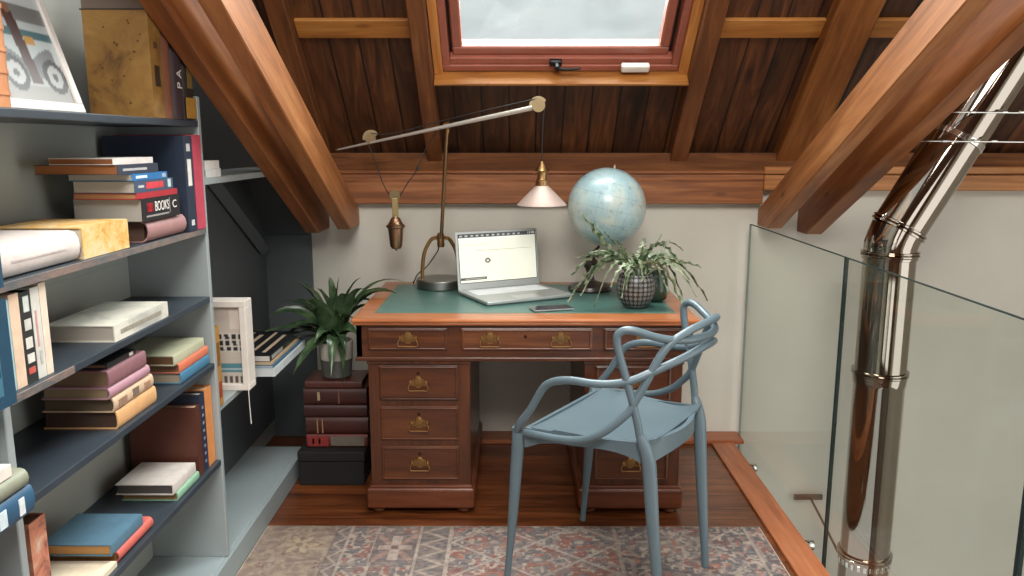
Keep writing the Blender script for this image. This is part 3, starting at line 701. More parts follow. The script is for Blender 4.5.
bm = bmesh.new(); lathe(bm, [(.0625, .131), (.03, .14), (.001, .142)], n=24); ob('soil', bm, pm((48, 36, 28), .9, var=.3, bump=.5), pp, smooth=3.14)

def leaf(bm, p0, p1, p2, w, fold=.35, n=12, wave=0, roll=0):
    """blade along the quadratic p0-p1-p2, folded along its midrib"""
    p0, p1, p2 = Vector(p0), Vector(p1), Vector(p2); rows = []
    for i in range(n + 1):
        t = i / n; c = p0 * (1 - t) ** 2 + p1 * 2 * t * (1 - t) + p2 * t * t
        tan = ((p1 - p0) * (1 - t) + (p2 - p1) * t).normalized()
        side = tan.cross(Vector((0, 0, 1)))
        side = side.normalized() if side.length > .05 else Vector((1, 0, 0)); side = Matrix.Rotation(roll, 3, tan) @ side; up = side.cross(tan).normalized()
        ww = w * max(.04, math.sin(PI * min(1, (t * .93 + .07)) ** .75)) * (1 + wave * math.sin(i * 2.1))
        rows.append([bm.verts.new(c + side * s * ww + up * abs(s) * ww * fold) for s in (-1, -.5, 0, .5, 1)])
    for a, b in zip(rows, rows[1:]):
        for k in range(4): bm.faces.new((a[k], a[k + 1], b[k + 1], b[k]))
def leafmat(c1, c2, rough=.35, sc=20):
    m = NT('leaf_%d' % len(bpy.data.materials)); f = m.noise(m.coord(), sc, 4)
    m.link(m.ramp(f, [(.38, lin(c1)), (.68, lin(c2))]), m.b.inputs['Base Color']); m.b.inputs['Roughness'].default_value = rough
    return m.m
random.seed(11); bm = bmesh.new(); c0 = Vector((0, 0, .14))
ends = [(-.30, -.12, .20, .27), (-.165, -.05, .415, .40), (-.02, .02, .42, .40), (.06, -.05, .36, .36), (.20, .02, .36, .39), (.245, .10, .335, .42), (.27, .18, .37, .46), (-.24, -.2, .12, .25), (-.21, .05, .30, .36),
        (-.10, .10, .36, .36), (.09, .12, .40, .38), (.015, -.17, .05, .27), (.065, -.16, .02, .24), (-.13, -.2, .06, .24), (.10, -.08, .25, .32), (-.07, -.15, .30, .34), (.14, -.1, .15, .28), (-.17, -.12, .22, .3), (.03, .1, .30, .3), (-.05, -.02, .38, .33), (.11, .05, .31, .36), (-.28, .02, .1, .3), (.2, .06, .27, .36), (-.26, -.06, .27, .36), (-.2, -.10, .33, .38), (-.14, .0, .40, .38), (.13, -.03, .38, .38), (.16, .06, .30, .38), (-.09, -.1, .34, .36), (.05, -.12, .28, .33), (-.2, -.15, .15, .28), (.07, -.14, .12, .27), (-.05, -.16, .18, .28), (.02, .02, .42, .36), (-.16, .04, .24, .32), (-.24, -.04, .19, .30), (.12, -.12, .20, .28)]
for x, y, z, zm in ends:
    leaf(bm, c0 + Vector((random.uniform(-.02, .02), random.uniform(-.02, .02), -.01)), Vector((x * .42, y * .42, zm)), (x, y, z), random.uniform(.022, .032), .3, 12, .1, random.uniform(-1.0, 1.0))
ob('leaves', bm, leafmat((44, 64, 42), (78, 100, 66), .26), pp, smooth=3.14, recalc=False)

# ------------------------------------------------------------------ desk
DX0, DX1, DY0, DY1 = -.607, .676, 2.858, 3.665
dk = empty('pedestal_desk', (0, 0, 0)); tag(dk, 'mahogany pedestal desk with green leather top and brass handles', 'desk')
bm = bmesh.new(); bx(bm, DX0 + .006, DX1 - .006, DY0 + .006, DY1, .746, .757, .003, 2); bx(bm, DX0, DX1, DY0, DY1, .7565, .77, .005, 3)
top = ob('desktop', bm, TOPW(0), dk)
LE = NT('green_leather'); f = LE.noise(LE.coord(), 300, 3); f2 = LE.noise(LE.coord(), 5, 3)
LE.link(LE.ramp(f2, [(.3, lin((62, 98, 92))), (.7, lin((78, 116, 108)))]), LE.b.inputs['Base Color']); LE.b.inputs['Roughness'].default_value = .3; LE.bump(f, .15, .002)
bm = bmesh.new(); bx(bm, -.537, .607, 2.968, 3.602, .7695, .7705); lea = ob('leather_inlay', bm, LE.m, top)
bm = bmesh.new()
for a in ((-.525, .595, 2.980, 2.983), (-.525, .595, 3.587, 3.590), (-.525, -.522, 2.98, 3.59), (.592, .595, 2.98, 3.59)): bx(bm, *a, .7706, .7709)
ob('tooling', bm, pm((120, 146, 124), .45), lea)
# frieze carcass
bm = bmesh.new()
AX0, AX1, AY0, AY1 = -.592, .655, 2.885, 3.645
bx(bm, AX0, AX1, AY0, AY0 + .02, .612, .746); bx(bm, AX0, AX1, AY1 - .02, AY1, .612, .746); bx(bm, AX0, AX0 + .02, AY0, AY1, .612, .746); bx(bm, AX1 - .02, AX1, AY0, AY1, .612, .746); bx(bm, AX0 + .02, AX1 - .02, AY0 + .02, AY1 - .02, .612, .63)
bx(bm, AX0 - .006, AX1 + .006, AY0 - .008, AY0 + .01, .606, .622, .004, 2); bx(bm, AX0 - .006, AX0 + .01, AY0, AY1, .606, .622, .004, 2); bx(bm, AX1 - .01, AX1 + .006, AY0, AY1, .606, .622, .004, 2)
ob('frieze', bm, MAHOG(0), dk)

def handle(parent, x, y, z, s=1.0):
    bm = bmesh.new()
    pts = [(-.036, .012), (-.030, .020), (-.024, .014), (-.020, .022), (-.012, .020), (-.009, .032), (0, .036), (.009, .032), (.012, .020), (.020, .022), (.024, .014), (.030, .020), (.036, .012), (.030, .004), (.026, -.006), (.016, -.002), (.008, -.010), (0, -.013), (-.008, -.010), (-.016, -.002), (-.026, -.006), (-.030, .004)]
    prism(bm, [(a * s, b * s) for a, b in pts], .0025, Matrix(((1, 0, 0, x), (0, 0, -1, y), (0, 1, 0, z), (0, 0, 0, 1))))
    lathe(bm, [(.017 * s, 0), (.015 * s, .0025), (.004, .0035)], (x, y - .0025, z + .012 * s), 20, Matrix.Rotation(PI / 2, 4, 'X'))
    for sx in (-1, 1): lathe(bm, [(.006 * s, 0), (.0055 * s, .008), (.003, .011)], (x + sx * .029 * s, y - .0025, z + .008 * s), 12, Matrix.Rotation(PI / 2, 4, 'X'))
    tube(bm, spline([(x - .029 * s, y - .010, z + .008 * s), (x - .036 * s, y - .013, z - .006 * s), (x - .034 * s, y - .014, z - .019 * s), (x - .018 * s, y - .014, z - .020 * s), (x, y - .014, z - .020 * s), (x + .018 * s, y - .014, z - .020 * s), (x + .034 * s, y - .014, z - .019 * s), (x + .036 * s, y - .013, z - .006 * s), (x + .029 * s, y - .010, z + .008 * s)], 4), .0026 * s, 8)
    return ob('handle', bm, BRASS, parent, smooth=R(35))
def drawer(x0, x1, z0, z1, y, handles, mat, s=1.0, key=None):
    bm = bmesh.new()
    bx(bm, x0, x1, y - .006, y + .014, z0, z1, .003, 2)
    fr = .012
    for a in ((x0 + .004, x1 - .004, z0 + .004, z0 + .004 + fr * .6), (x0 + .004, x1 - .004, z1 - .004 - fr * .6, z1 - .004), (x0 + .004, x0 + .004 + fr * .6, z0 + .005, z1 - .005), (x1 - .004 - fr * .6, x1 - .004, z0 + .005, z1 - .005)):
        bx(bm, a[0], a[1], y - .011, y - .005, a[2], a[3], .0025, 2)
    d = ob('drawer', bm, mat, dk)
    for hx, hz in handles: handle(d, hx, y - .006, hz, s)
    if key:
        bm = bmesh.new(); lathe(bm, [(.006, 0), (.006, .002), (.003, .0025)], (key[0], y - .006, key[1]), 14, Matrix.Rotation(PI / 2, 4, 'X')); ob('keyhole', bm, metal((70, 50, 34), .5), d)
    return d
M0 = MAHOG(0)
M1 = wood((72, 36, 18), (102, 55, 29), (124, 74, 41), 0, 10, 1.8, .32, .25, False)
drawer(-.550, -.253, .647, .733, AY0, [(-.400, .686)], M0)
drawer(-.203, .283, .647, .733, AY0, [(-.096, .686), (.167, .686)], M1, key=(.035, .702))
drawer(.324, .632, .647, .733, AY0, [(.478, .686)], M0)
# pedestals
for x0, x1, nm in ((-.554, -.172, 'left'), (.257, .624, 'right')):
    bm = bmesh.new(); y0, y1 = 2.893, 3.62
    bx(bm, x0, x1, y0, y1, .10, .606, .002)
    bx(bm, x0 - .004, x1 + .004, y0 - .008, y1, .592, .607, .004, 2)
    ob('pedestal', bm, MAHOG(2), dk)
    bm = bmesh.new(); bx(bm, x0 - .018, x1 + .014, y0 - .022, y1 + .005, .022, .104, .010, 3); bx(bm, x0 - .008, x1 + .006, y0 - .012, y1, .100, .114, .006, 2)
    ob('plinth', bm, wood((74, 35, 17), (100, 51, 27), (118, 65, 37), 0, 10, 1.8, .32, .2, False), dk)
    for fx_ in (x0 + .025, x1 - .03):
        for fy_ in (y0 + .01, y1 - .03):
            bm = bmesh.new(); lathe(bm, [(.017, .0005), (.026, .010), (.026, .018), (.02, .0225)], (fx_, fy_, 0), 20); ob('foot', bm, MAHOG(2), dk, smooth=R(40))
    for z0, z1 in ((.450, .588), (.293, .428), (.133, .270)):
        drawer(x0 + .040, x1 - .043, z0, z1, y0, [((x0 + x1) / 2 - .003, (z0 + z1) / 2 - .006)], M0, 1.0, ((x0 + x1) / 2 - .003, z1 - .03))

# ------------------------------------------------------------------ things on the desk
ZD = .771
lt = empty('laptop', (-.005, 3.31, ZD), R(27.7)); tag(lt, 'open silver laptop on the green desk top', 'laptop')
W2, D2 = .198, .145
ALU = metal((196, 198, 198), .34, .03); ALU2 = pm((188, 192, 190), .4, .55, .03)
bm = bmesh.new(); bx(bm, -W2, W2, -D2, D2, .003, .017, .004, 3); bx(bm, -W2 + .012, W2 - .012, -D2 + .015, D2 - .01, 0, .003); base = ob('base', bm, ALU2, lt)
bm = bmesh.new()
for r in range(6):
    n = 15
    for k in range(n):
        w = (2 * W2 - .06) / n; x = -W2 + .03 + k * w; y = D2 - .03 - r * .019
        bx(bm, x + .001, x + w - .001, y - .0165, y, .0165, .0180, .0006, 1)
ob('keyboard', bm, pm((226, 228, 230), .5), base)
bm = bmesh.new(); bx(bm, -.055, .055, -D2 + .012, -D2 + .082, .0168, .0173); ob('trackpad', bm, pm((204, 206, 206), .3, .3), base)
Mh = Matrix.Translation((0, D2 - .004, .014)) @ Matrix.Rotation(R(-7), 4, 'X')
bm = bmesh.new(); bx(bm, -W2, W2, -.003, .004, .001, .250, .003, 2, Mh); lid = ob('lid', bm, ALU2, lt)
def screen(u, v):
    c = np.zeros(u.shape + (3,)) + np.array([216, 217, 200])
    c[v > .925] = (60, 62, 62); m = (v > .945) & (v < .98) & (np.abs(np.sin(u * 46)) > .72) & (u < .8); c[m] = (150, 152, 150); c[(v > .95) & (u > .9) & (np.abs(np.sin(u * 120)) > .5)] = (170, 172, 170)
    c[(v > .895) & (v < .925)] = (226, 226, 214); c[(np.abs(v - .78) < .006) & (u < .36)] = (190, 188, 172); c[(np.abs(v - .655) < .008) & (u > .22) & (u < .96)] = (158, 158, 146)
    d = np.hypot((u - .36) * 1.55, v - .44); c[d < .055] = (92, 92, 84); c[(d < .022)] = (200, 200, 188); c[(np.abs(u - .17) < .17) & (np.abs(v - .075) < .03)] = (72, 72, 70); c[(np.abs(u - .19) < .13) & (np.abs(v - .08) < .008)] = (170, 170, 164)
    return c
def scr_place(u, v):
    x = (u - .5) * (2 * W2 - .026); zz = .032 + v * .206
    P = np.stack([x, x * 0 - .0036, zz, x * 0 + 1], -1) @ np.array(Mh).T; return P[..., :3]
grid_pattern('screen', 150, 90, screen, attr_mat('laptop_screen', .25, emit=.62), scr_place, lid)
bm = bmesh.new(); ring(bm, -W2 + .011, W2 - .011, .030, .240, .0022, -.0042, -.0030, 0)
for v in bm.verts: v.co = Mh @ Vector((v.co.x, v.co.z, v.co.y))
ob('bezel', bm, BLACK, lid)
bm = bmesh.new(); Mc = Matrix.Translation((0, D2 - .004, .014)) @ Matrix.Rotation(PI / 2, 4, 'Y'); lathe(bm, [(.005, -.12), (.005, .12)], (0, 0, 0), 14, Mc); ob('hinge', bm, pm((120, 122, 122), .4), lt, smooth=R(40))

ph = empty('phone', (.136, 3.035, ZD), R(16)); tag(ph, 'black phone lying on the green leather in front of the laptop', 'phone')
bm = bmesh.new(); bx(bm, -.08, .08, -.039, .039, .0005, .0085, .0035, 3); ob('body', bm, pm((150, 152, 152), .3, .6), ph)
bm = bmesh.new(); bx(bm, -.0775, .0775, -.0365, .0365, .0084, .0092, .0003); ob('screen', bm, pm((26, 32, 40), .08, var=.02), ph)

# lamp
lp = empty('desk_lamp', (-.338, 3.52, ZD)); tag(lp, 'brass counterweight desk lamp with long arm and cone shade', 'lamp')
o0 = Vector((-.338, 3.52, ZD)); L_ = lambda x, y, z: Vector((x, y, z)) - o0
bm = bmesh.new(); lathe(bm, [(.103, .0005), (.107, .004), (.107, .036), (.103, .041), (.02, .043)], n=48); ob('base', bm, metal((150, 150, 146), .38, .15), lp, smooth=R(35))
bm = bmesh.new()
arch = spline([L_(-.415, 3.50, .812), L_(-.414, 3.50, .86), L_(-.404, 3.50, .93), L_(-.375, 3.50, .985), L_(-.345, 3.495, .998)], 5)
tube(bm, arch, .0085, 10, flat=.5, up=(0, 1, 0))
arch = spline([L_(-.255, 3.53, .812), L_(-.256, 3.53, .86), L_(-.266, 3.525, .93), L_(-.292, 3.51, .985), L_(-.318, 3.50, .998)], 5)
tube(bm, arch, .0085, 10, flat=.5, up=(0, 1, 0))
for (x, y, z) in ((-.412, 3.50, .88), (-.398, 3.50, .945), (-.259, 3.53, .88), (-.27, 3.52, .945), (-.36, 3.5, .99), (-.305, 3.505, .99)): lathe(bm, [(.0055, -.007), (.0055, .007)], L_(x, y, z), 10, Matrix.Rotation(PI / 2, 4, 'X'))
lathe(bm, [(.014, 0), (.016, .006), (.016, .055), (.012, .062)], L_(-.331, 3.498, .955), 20)
ob('bracket', bm, BRASS, lp, smooth=R(40))
pt = L_(-.285, 3.37, 1.474); pb = L_(-.331, 3.497, .96)
pole_dir = (pt - pb).normalized()
bm = bmesh.new(); tube(bm, [pb, pt], .0078, 14); ob('pole', bm, metal((158, 134, 100), .3), lp, smooth=R(40))
aL, aR = L_(-.762, 3.45, 1.377), L_(.064, 3.255, 1.543)
bm = bmesh.new(); N = 30
tube(bm, [aL.lerp(aR, i / N) for i in range(N + 1)], [.0035 + .0070 * (i / N) ** .8 for i in range(N + 1)], 14); arm = ob('arm', bm, pm((206, 200, 190), .38, .6, .04), lp, smooth=R(40))
adir = (aR - aL).normalized(); aup = Vector((0, -.1, 1)).normalized()
bm = bmesh.new(); lathe(bm, [(.016, -.012), (.016, .012)], pt + Vector((0, 0, .003)), 18, adir.to_track_quat('Z', 'Y').to_matrix().to_4x4()); lathe(bm, [(.009, -.03), (.011, -.01), (.011, .004)], pt, 16)
lathe(bm, [(.006, -.006), (.007, 0), (.004, .008)], aL, 12, adir.to_track_quat('Z', 'Y').to_matrix().to_4x4())
ob('arm_joint', bm, BRASS, lp, smooth=R(40))
def pulley(c, r):
    bm = bmesh.new(); Mq = Matrix.Rotation(PI / 2, 4, 'X')
    lathe(bm, [(r, -.008), (r, -.005), (r * .8, -.001), (r * .8, .001), (r, .005), (r, .008)], c, 28, Mq)
    lathe(bm, [(.007, -.011), (.007, .011)], c, 14, Mq)
    return ob('pulley', bm, AGED, lp, smooth=R(35))
c1 = L_(-.612, 3.418, 1.424); c2 = L_(.088, 3.25, 1.553); c3 = L_(-.513, 3.40, 1.188)
pulley(c1, .022); pulley(c2, .027); pulley(c3, .022)
for c in (c1, c2):
    bm = bmesh.new(); a0 = math.atan2(adir.z, adir.x)
    pts = [(math.cos(t) * .036, math.sin(t) * .036) for t in [R(10 + 160 * i / 14) for i in range(15)]]
    prism(bm, pts + [(0, 0)], .004, Matrix.Translation(c + Vector((0, .016, 0))) @ Matrix.Rotation(R(90), 4, 'X') @ Matrix.Rotation(R(20), 4, 'Z'))
    ob('pulley_guard', bm, metal((160, 146, 112), .4), lp)
CORD = pm((40, 38, 38), .7)
bm = bmesh.new(); tube(bm, spline([c2 + Vector((.026, -.001, 0)), L_(.108, 3.25, 1.5), L_(.104, 3.25, 1.40), L_(.104, 3.25, 1.32)], 5), .0022, 8); ob('cord', bm, CORD, lp, smooth=R(50))
bm = bmesh.new(); tube(bm, spline([c2 + Vector((0, 0, .027)), aL.lerp(aR, .8) + aup * .030, pt + aup * .026, aL.lerp(aR, .3) + aup * .018, c1 + Vector((0, 0, .022))], 6), .0022, 8); ob('cord', bm, CORD, lp, smooth=R(50))
bm = bmesh.new(); tube(bm, spline([c1 + Vector((-.012, 0, -.018)), L_(-.59, 3.41, 1.32), L_(-.565, 3.40, 1.245), c3 + Vector((-.023, 0, 0)), c3 + Vector((0, 0, -.023)), c3 + Vector((.023, 0, 0)), L_(-.46, 3.40, 1.235), L_(-.415, 3.40, 1.30), L_(-.375, 3.40, 1.39), L_(-.33, 3.38, 1.455)], 6), .0022, 8); ob('cord', bm, CORD, lp, smooth=R(50))
bm = bmesh.new(); tube(bm, spline([L_(-.34, 3.49, .96), L_(-.35, 3.53, .93), L_(-.40, 3.55, .86), L_(-.445, 3.58, .82), L_(-.468, 3.60, .778), L_(-.475, 3.655, .774)], 6), .0026, 8); ob('cord', bm, CORD, lp, smooth=R(50))
bm = bmesh.new()
for pq in (L_(-.415, 3.40, 1.30),): lathe(bm, [(.003, -.012), (.007, 0), (.003, .012)], pq, 12, Vector((.4, 0, .8)).to_track_quat('Z', 'Y').to_matrix().to_4x4())
ob('cord_knot', bm, CORD, lp, smooth=R(50))
bm = bmesh.new(); bx(bm, -.012, .012, -.012, -.008, -.085, -.012, .002, 2, Matrix.Translation(c3)); bx(bm, -.012, .012, .008, .012, -.085, -.012, .002, 2, Matrix.Translation(c3)); bx(bm, -.012, .012, -.012, .012, -.09, -.08, .002, 2, Matrix.Translation(c3)); wt = ob('yoke', bm, metal((176, 158, 112), .4), lp)
bm = bmesh.new(); lathe(bm, [(.004, -.004), (.006, 0), (.006, .003), (.020, .006), (.026, .016), (.033, .092), (.040, .097), (.041, .105), (.034, .109), (.024, .124), (.019, .136), (.013, .139), (.011, .148)], (c3.x, c3.y, L_(0, 0, .955).z), 32); ob('counterweight', bm, metal((168, 134, 106), .36), lp, smooth=R(35))
sc_ = L_(.104, 3.25, 0)
bm = bmesh.new()
lathe(bm, [(.101, 1.158), (.098, 1.163), (.03, 1.232), (.024, 1.238)], (sc_.x, sc_.y, -ZD), 48, capb=False, capt=False)
lathe(bm, [(.099, 1.1605), (.096, 1.163), (.028, 1.230), (.001, 1.232)], (sc_.x, sc_.y, -ZD), 48, capb=False, capt=False)
ob('lamp_shade', bm, pm((180, 158, 147), .55, .35, .04), lp, smooth=R(40))
bm = bmesh.new(); lathe(bm, [(.026, 1.234), (.026, 1.256), (.021, 1.259), (.018, 1.275), (.020, 1.29), (.027, 1.295), (.026, 1.302), (.014, 1.316), (.006, 1.334)], (sc_.x, sc_.y, -ZD), 28); ob('lamp_holder', bm, metal((176, 140, 96), .35), lp, smooth=R(40))
bm = bmesh.new(); bmesh.ops.create_uvsphere(bm, u_segments=20, v_segments=12, radius=.024, matrix=Matrix.Translation((sc_.x, sc_.y, 1.198 - ZD))); ob('bulb', bm, pm((230, 226, 214), .2), lp, smooth=3.14)

# globe
gc = Vector((.386, 3.42, 1.137)); GRd = .1665
gb = empty('globe', (.36, 3.44, ZD)); tag(gb, 'pale blue world globe behind the potted cactus', 'globe'); g0 = Vector((.36, 3.44, ZD))
GM = NT('globe_map')
cc = GM.n.new('ShaderNodeTexCoord'); f = GM.noise(cc.outputs['Object'], 7.0, 7, .4, .6)
base_c = GM.ramp(f, [(.40, lin((156, 182, 186))), (.50, lin((168, 190, 190))), (.54, lin((180, 194, 188))), (.68, lin((196, 200, 190)))])
sp = GM.n.new('ShaderNodeSeparateXYZ'); GM.link(cc.outputs['Object'], sp.inputs[0])
lon = GM.math('ARCTAN2', sp.outputs[1], sp.outputs[0]); lat = GM.math('ARCSINE', GM.math('DIVIDE', sp.outputs[2], GRd * 1.001))
def gridl(v, n):
    k = GM.math('FRACT', GM.math('ADD', GM.math('MULTIPLY', v, n / PI), 100.0)); return GM.math('MINIMUM', k, GM.math('SUBTRACT', 1.0, k))
e = GM.math('MINIMUM', gridl(lon, 12.0), gridl(lat, 9.0))
lines = GM.ramp(e, [(.01, (.8, .82, .83, 1)), (.04, (1, 1, 1, 1))])
n2 = GM.noise(cc.outputs['Object'], 42, 3, .2, .7); txt = GM.ramp(n2, [(.30, (.66, .68, .68, 1)), (.42, (1, 1, 1, 1))])
GM.link(GM.mix(1.0, GM.mix(1.0, base_c, lines, 'MULTIPLY'), txt, 'MULTIPLY'), GM.b.inputs['Base Color']); GM.b.inputs['Roughness'].default_value = .28; GM.b.inputs['Coat Weight'].default_value = .3; GM.b.inputs['Coat Roughness'].default_value = .25
bm = bmesh.new(); bmesh.ops.create_uvsphere(bm, u_segments=72, v_segments=40, radius=GRd); sp_ = ob('sphere', bm, GM.m, gb, smooth=3.14); sp_.location = gc - g0; sp_.rotation_euler = (R(8), R(9), R(40))
ax = Euler((R(8), R(9), 0)).to_matrix() @ Vector((0, 0, 1))
Ma = ax.to_track_quat('Z', 'Y').to_matrix().to_4x4()
bm = bmesh.new(); lathe(bm, [(.006, GRd - .002), (.007, GRd + .006), (.0035, GRd + .012), (.0035, GRd + .018)], gc - g0, 14, Ma); ob('finial', bm, metal((200, 180, 150), .35), gb, smooth=R(40))
bm = bmesh.new(); lathe(bm, [(.095, .0005), (.098, .008), (.092, .022), (.05, .032), (.022, .042), (.014, .07), (.022, .095), (.034, .11), (.036, .125), (.022, .14), (.012, .16)], (-.035, .02, 0), 36)
tube(bm, [Vector((-.035, .02, .155)), gc - g0 - ax * (GRd + .012), gc - g0 - ax * (GRd - .004)], .006, 10)
ob('stand', bm, pm((44, 34, 30), .35, coat=.3), gb, smooth=R(40))

# fishbone cactus
kp = empty('potted_cactus', (.468, 3.085, ZD)); tag(kp, 'zigzag leaved cactus in a black and white patterned pot', 'plant')
PM = NT('patterned_pot')
cc = PM.n.new('ShaderNodeTexCoord'); sp = PM.n.new('ShaderNodeSeparateXYZ'); PM.link(cc.outputs['Object'], sp.inputs[0])
an = PM.math('ARCTAN2', sp.outputs[1], sp.outputs[0])
u = PM.math('MULTIPLY', an, 24 / (2 * PI)); v = PM.math('MULTIPLY', sp.outputs[2], 56.0)
fu = PM.math('SUBTRACT', PM.math('FRACT', PM.math('ADD', u, 50.0)), .5); fv_ = PM.math('SUBTRACT', PM.math('FRACT', v), .5)
rr = PM.math('SQRT', PM.math('ADD', PM.math('MULTIPLY', fu, fu), PM.math('MULTIPLY', fv_, fv_)))
th_ = PM.math('ARCTAN2', fv_, fu)
pet = PM.math('ADD', .27, PM.math('MULTIPLY', PM.math('COSINE', PM.math('MULTIPLY', th_, 8.0)), .20))
inn = PM.math('LESS_THAN', rr, pet); core = PM.math('LESS_THAN', rr, .09)
mk = PM.math('SUBTRACT', inn, core)
PM.link(PM.mix(mk, lin((28, 29, 31)), lin((158, 156, 150))), PM.b.inputs['Base Color']); PM.b.inputs['Roughness'].default_value = .4
bm = bmesh.new(); lathe(bm, [(.034, .0005), (.050, .008), (.068, .038), (.075, .07), (.073, .105), (.064, .130), (.059, .132), (.056, .115)], n=48); ob('pot', bm, PM.m, kp, smooth=R(50))
bm = bmesh.new(); lathe(bm, [(.057, .114), (.03, .122), (.001, .124)], n=24); ob('soil', bm, pm((48, 36, 28), .9, var=.3), kp, smooth=3.14)
def fish(bm, p0, p1, p2, w, teeth=9, roll=0):
    p0, p1, p2 = Vector(p0), Vector(p1), Vector(p2); n = teeth * 4; rows = []
    for i in range(n + 1):
        t = i / n; c = p0 * (1 - t) ** 2 + p1 * 2 * t * (1 - t) + p2 * t * t
        tan = ((p1 - p0) * (1 - t) + (p2 - p1) * t).normalized(); side = tan.cross(Vector((0, .45, 1)))
        side = side.normalized() if side.length > .05 else Vector((1, 0, 0)); side = Matrix.Rotation(roll, 3, tan) @ side; up = side.cross(tan).normalized()
        env = w * (.35 + .65 * math.sin(PI * min(1, t * .9 + .1) ** .8)); ph_ = (i % 4) / 4
        a = env * (1.15 if ph_ == 0 else .7 if ph_ == .25 else .25 if ph_ == .5 else .4)
        j = (i + 2) % 4 / 4
        b = env * (1.15 if j == 0 else .7 if j == .25 else .25 if j == .5 else .4)
        if t < .12: a = b = env * .35
        rows.append([bm.verts.new(c - side * a + up * a * .15), bm.verts.new(c + up * .002), bm.verts.new(c + side * b + up * b * .15), bm.verts.new(c - up * .002)])
    for a, b in zip(rows, rows[1:]):
        for k in range(4): bm.faces.new((a[k], a[(k + 1) % 4], b[(k + 1) % 4], b[k]))
    bm.faces.new(rows[0]); bm.faces.new(rows[-1][::-1])
bm = bmesh.new(); k0 = Vector((0, 0, .125)); random.seed(5)
K = [(-.268, -.08, .035, .30), (-.21, .0, .365, .20), (-.235, .02, .19, .24), (-.17, -.10, .02, .30), (-.165, .01, .335, .17), (-.11, -.11, .10, .25), (-.205, -.05, .10, .31), (-.14, -.02, .15, .27), (-.05, -.1, .09, .27), (.01, -.1, .12, .27),
     (.035, .02, .27, .22), (.07, -.02, .25, .23), (.115, -.06, .27, .17), (.15, -.03, .19, .34), (.19, .0, .02, .34), (.25, -.02, .16, .22), (.265, -.08, .04, .31), (.215, -.11, .06, .29), (.165, -.12, .015, .30), (.11, -.1, .07, .26), (.22, .05, .10, .27), (.05, .06, .20, .25), (-.06, .06, .23, .22), (-.12, .06, .18, .26), (.13, .04, .15, .28), (-.02, -.03, .22, .22), (-.25, .03, .12, .30), (-.13, -.02, .30, .22), (-.09, .0, .27, .24), (.02, -.05, .25, .24), (.09, -.03, .29, .2), (.17, -.05, .23, .33), (-.19, -.06, .22, .26), (.23, -.06, .09, .32), (-.07, -.13, .06, .26), (-.22, -.08, .06, .30)]
for x, y, z, zm in K:
    fish(bm, k0 + Vector((random.uniform(-.03, .03), random.uniform(-.03, .03), -.01)), (x * .45, y * .45, zm), (x, y, z), random.uniform(.016, .022), random.choice((7, 8, 9)), random.uniform(-1.1, 1.1))
ob('stems', bm, leafmat((58, 86, 50), (182, 190, 160), .35, 45), kp, smooth=R(50))
# green glazed pot beside it
gp = empty('glazed_pot', (.565, 3.22, ZD)); tag(gp, 'dark green glazed pot half hidden behind the patterned pot', 'pot')
bm = bmesh.new(); lathe(bm, [(.035, .0005), (.05, .01), (.058, .05), (.054, .09), (.042, .115), (.045, .122), (.038, .12), (.035, .10)], n=36); ob('body', bm, pm((44, 62, 48), .25, coat=.3), gp, smooth=R(50))

# ------------------------------------------------------------------ chair
ch = empty('armchair', (.320, 2.461, .0075), R(56.63)); tag(ch, 'grey blue plastic armchair with looping back facing the desk', 'chair')
CP = pm((92, 109, 117), .34, var=.03, scale=4)
def both(pts): # mirror half loop given from one side to the rear middle
    return [Vector(p) for p in pts] + [Vector((-p[0], p[1], p[2])) for p in pts[-2::-1]]
A_ = [(.25, .21, .515), (.268, .196, .545), (.27, .155, .6), (.27, .123, .655), (.27, .098, .69), (.27, .062, .709), (.27, .012, .719), (.266, -.055, .720), (.25, -.11, .724), (.23, -.16, .737), (.198, -.205, .760), (.156, -.245, .782), (.11, -.272, .797), (.057, -.293, .812), (0, -.30, .816)]
B_ = [(.203, -.205, .50), (.213, -.186, .56), (.218, -.178, .604), (.224, -.168, .651), (.23, -.158, .695), (.238, -.141, .759), (.244, -.127, .81), (.247, -.12, .848), (.246, -.123, .870), (.238, -.141, .882), (.224, -.168, .880), (.195, -.208, .864), (.158, -.244, .852), (.108, -.275, .846), (.06, -.293, .846), (0, -.302, .846)]
C_ = [(.255, .18, .520), (.262, .12, .525), (.265, .06, .529), (.266, .0, .537), (.263, -.045, .552), (.255, -.09, .578), (.244, -.125, .610), (.231, -.156, .645), (.221, -.173, .682), (.206, -.194, .731), (.189, -.215, .787), (.169, -.236, .830), (.145, -.256, .855), (.101, -.282, .876), (.05, -.299, .886), (0, -.306, .889)]
for nm, pts, fl_ in (('arm_loop', A_, 1.15), ('back_loop', B_, 1.15), ('back_loop', C_, 1.15)):
    bm = bmesh.new(); P = spline(both(pts), 4); tube(bm, P, .0118, 12, flat=1.0); ob(nm, bm, CP, ch, smooth=R(60))
# seat: dished plate with a rolled front lip and a skirt
def seat_hw(f): # half width at f
    t = (f + .21) / .40
    return .193 + .050 * min(1, max(0, t)) ** .8
bm = bmesh.new(); nf, nu = 26, 22; rows = []
for i in range(nf + 1):
    f = -.215 + .415 * i / nf; hw = seat_hw(f) * (1 - .12 * max(0, (i / nf - .88) / .12) ** 2)
    row = []
    for k in range(nu + 1):
        s = -1 + 2 * k / nu; uu = s * hw
        z = .528 - .016 * (1 - s * s) * math.sin(PI * min(1, max(0, (f + .21) / .40))) + .02 * max(0, (-f - .10) / .11) ** 2 + .012 * abs(s) ** 4 * (1 if f < .1 else .5)
        z -= .018 * max(0, (f - .165) / .035) ** 2
        row.append((uu, f, z))
    rows.append(row)
V = [[bm.verts.new(p) for p in r] for r in rows]; Vb = [[bm.verts.new((p[0], p[1], p[2] - .012)) for p in r] for r in rows]
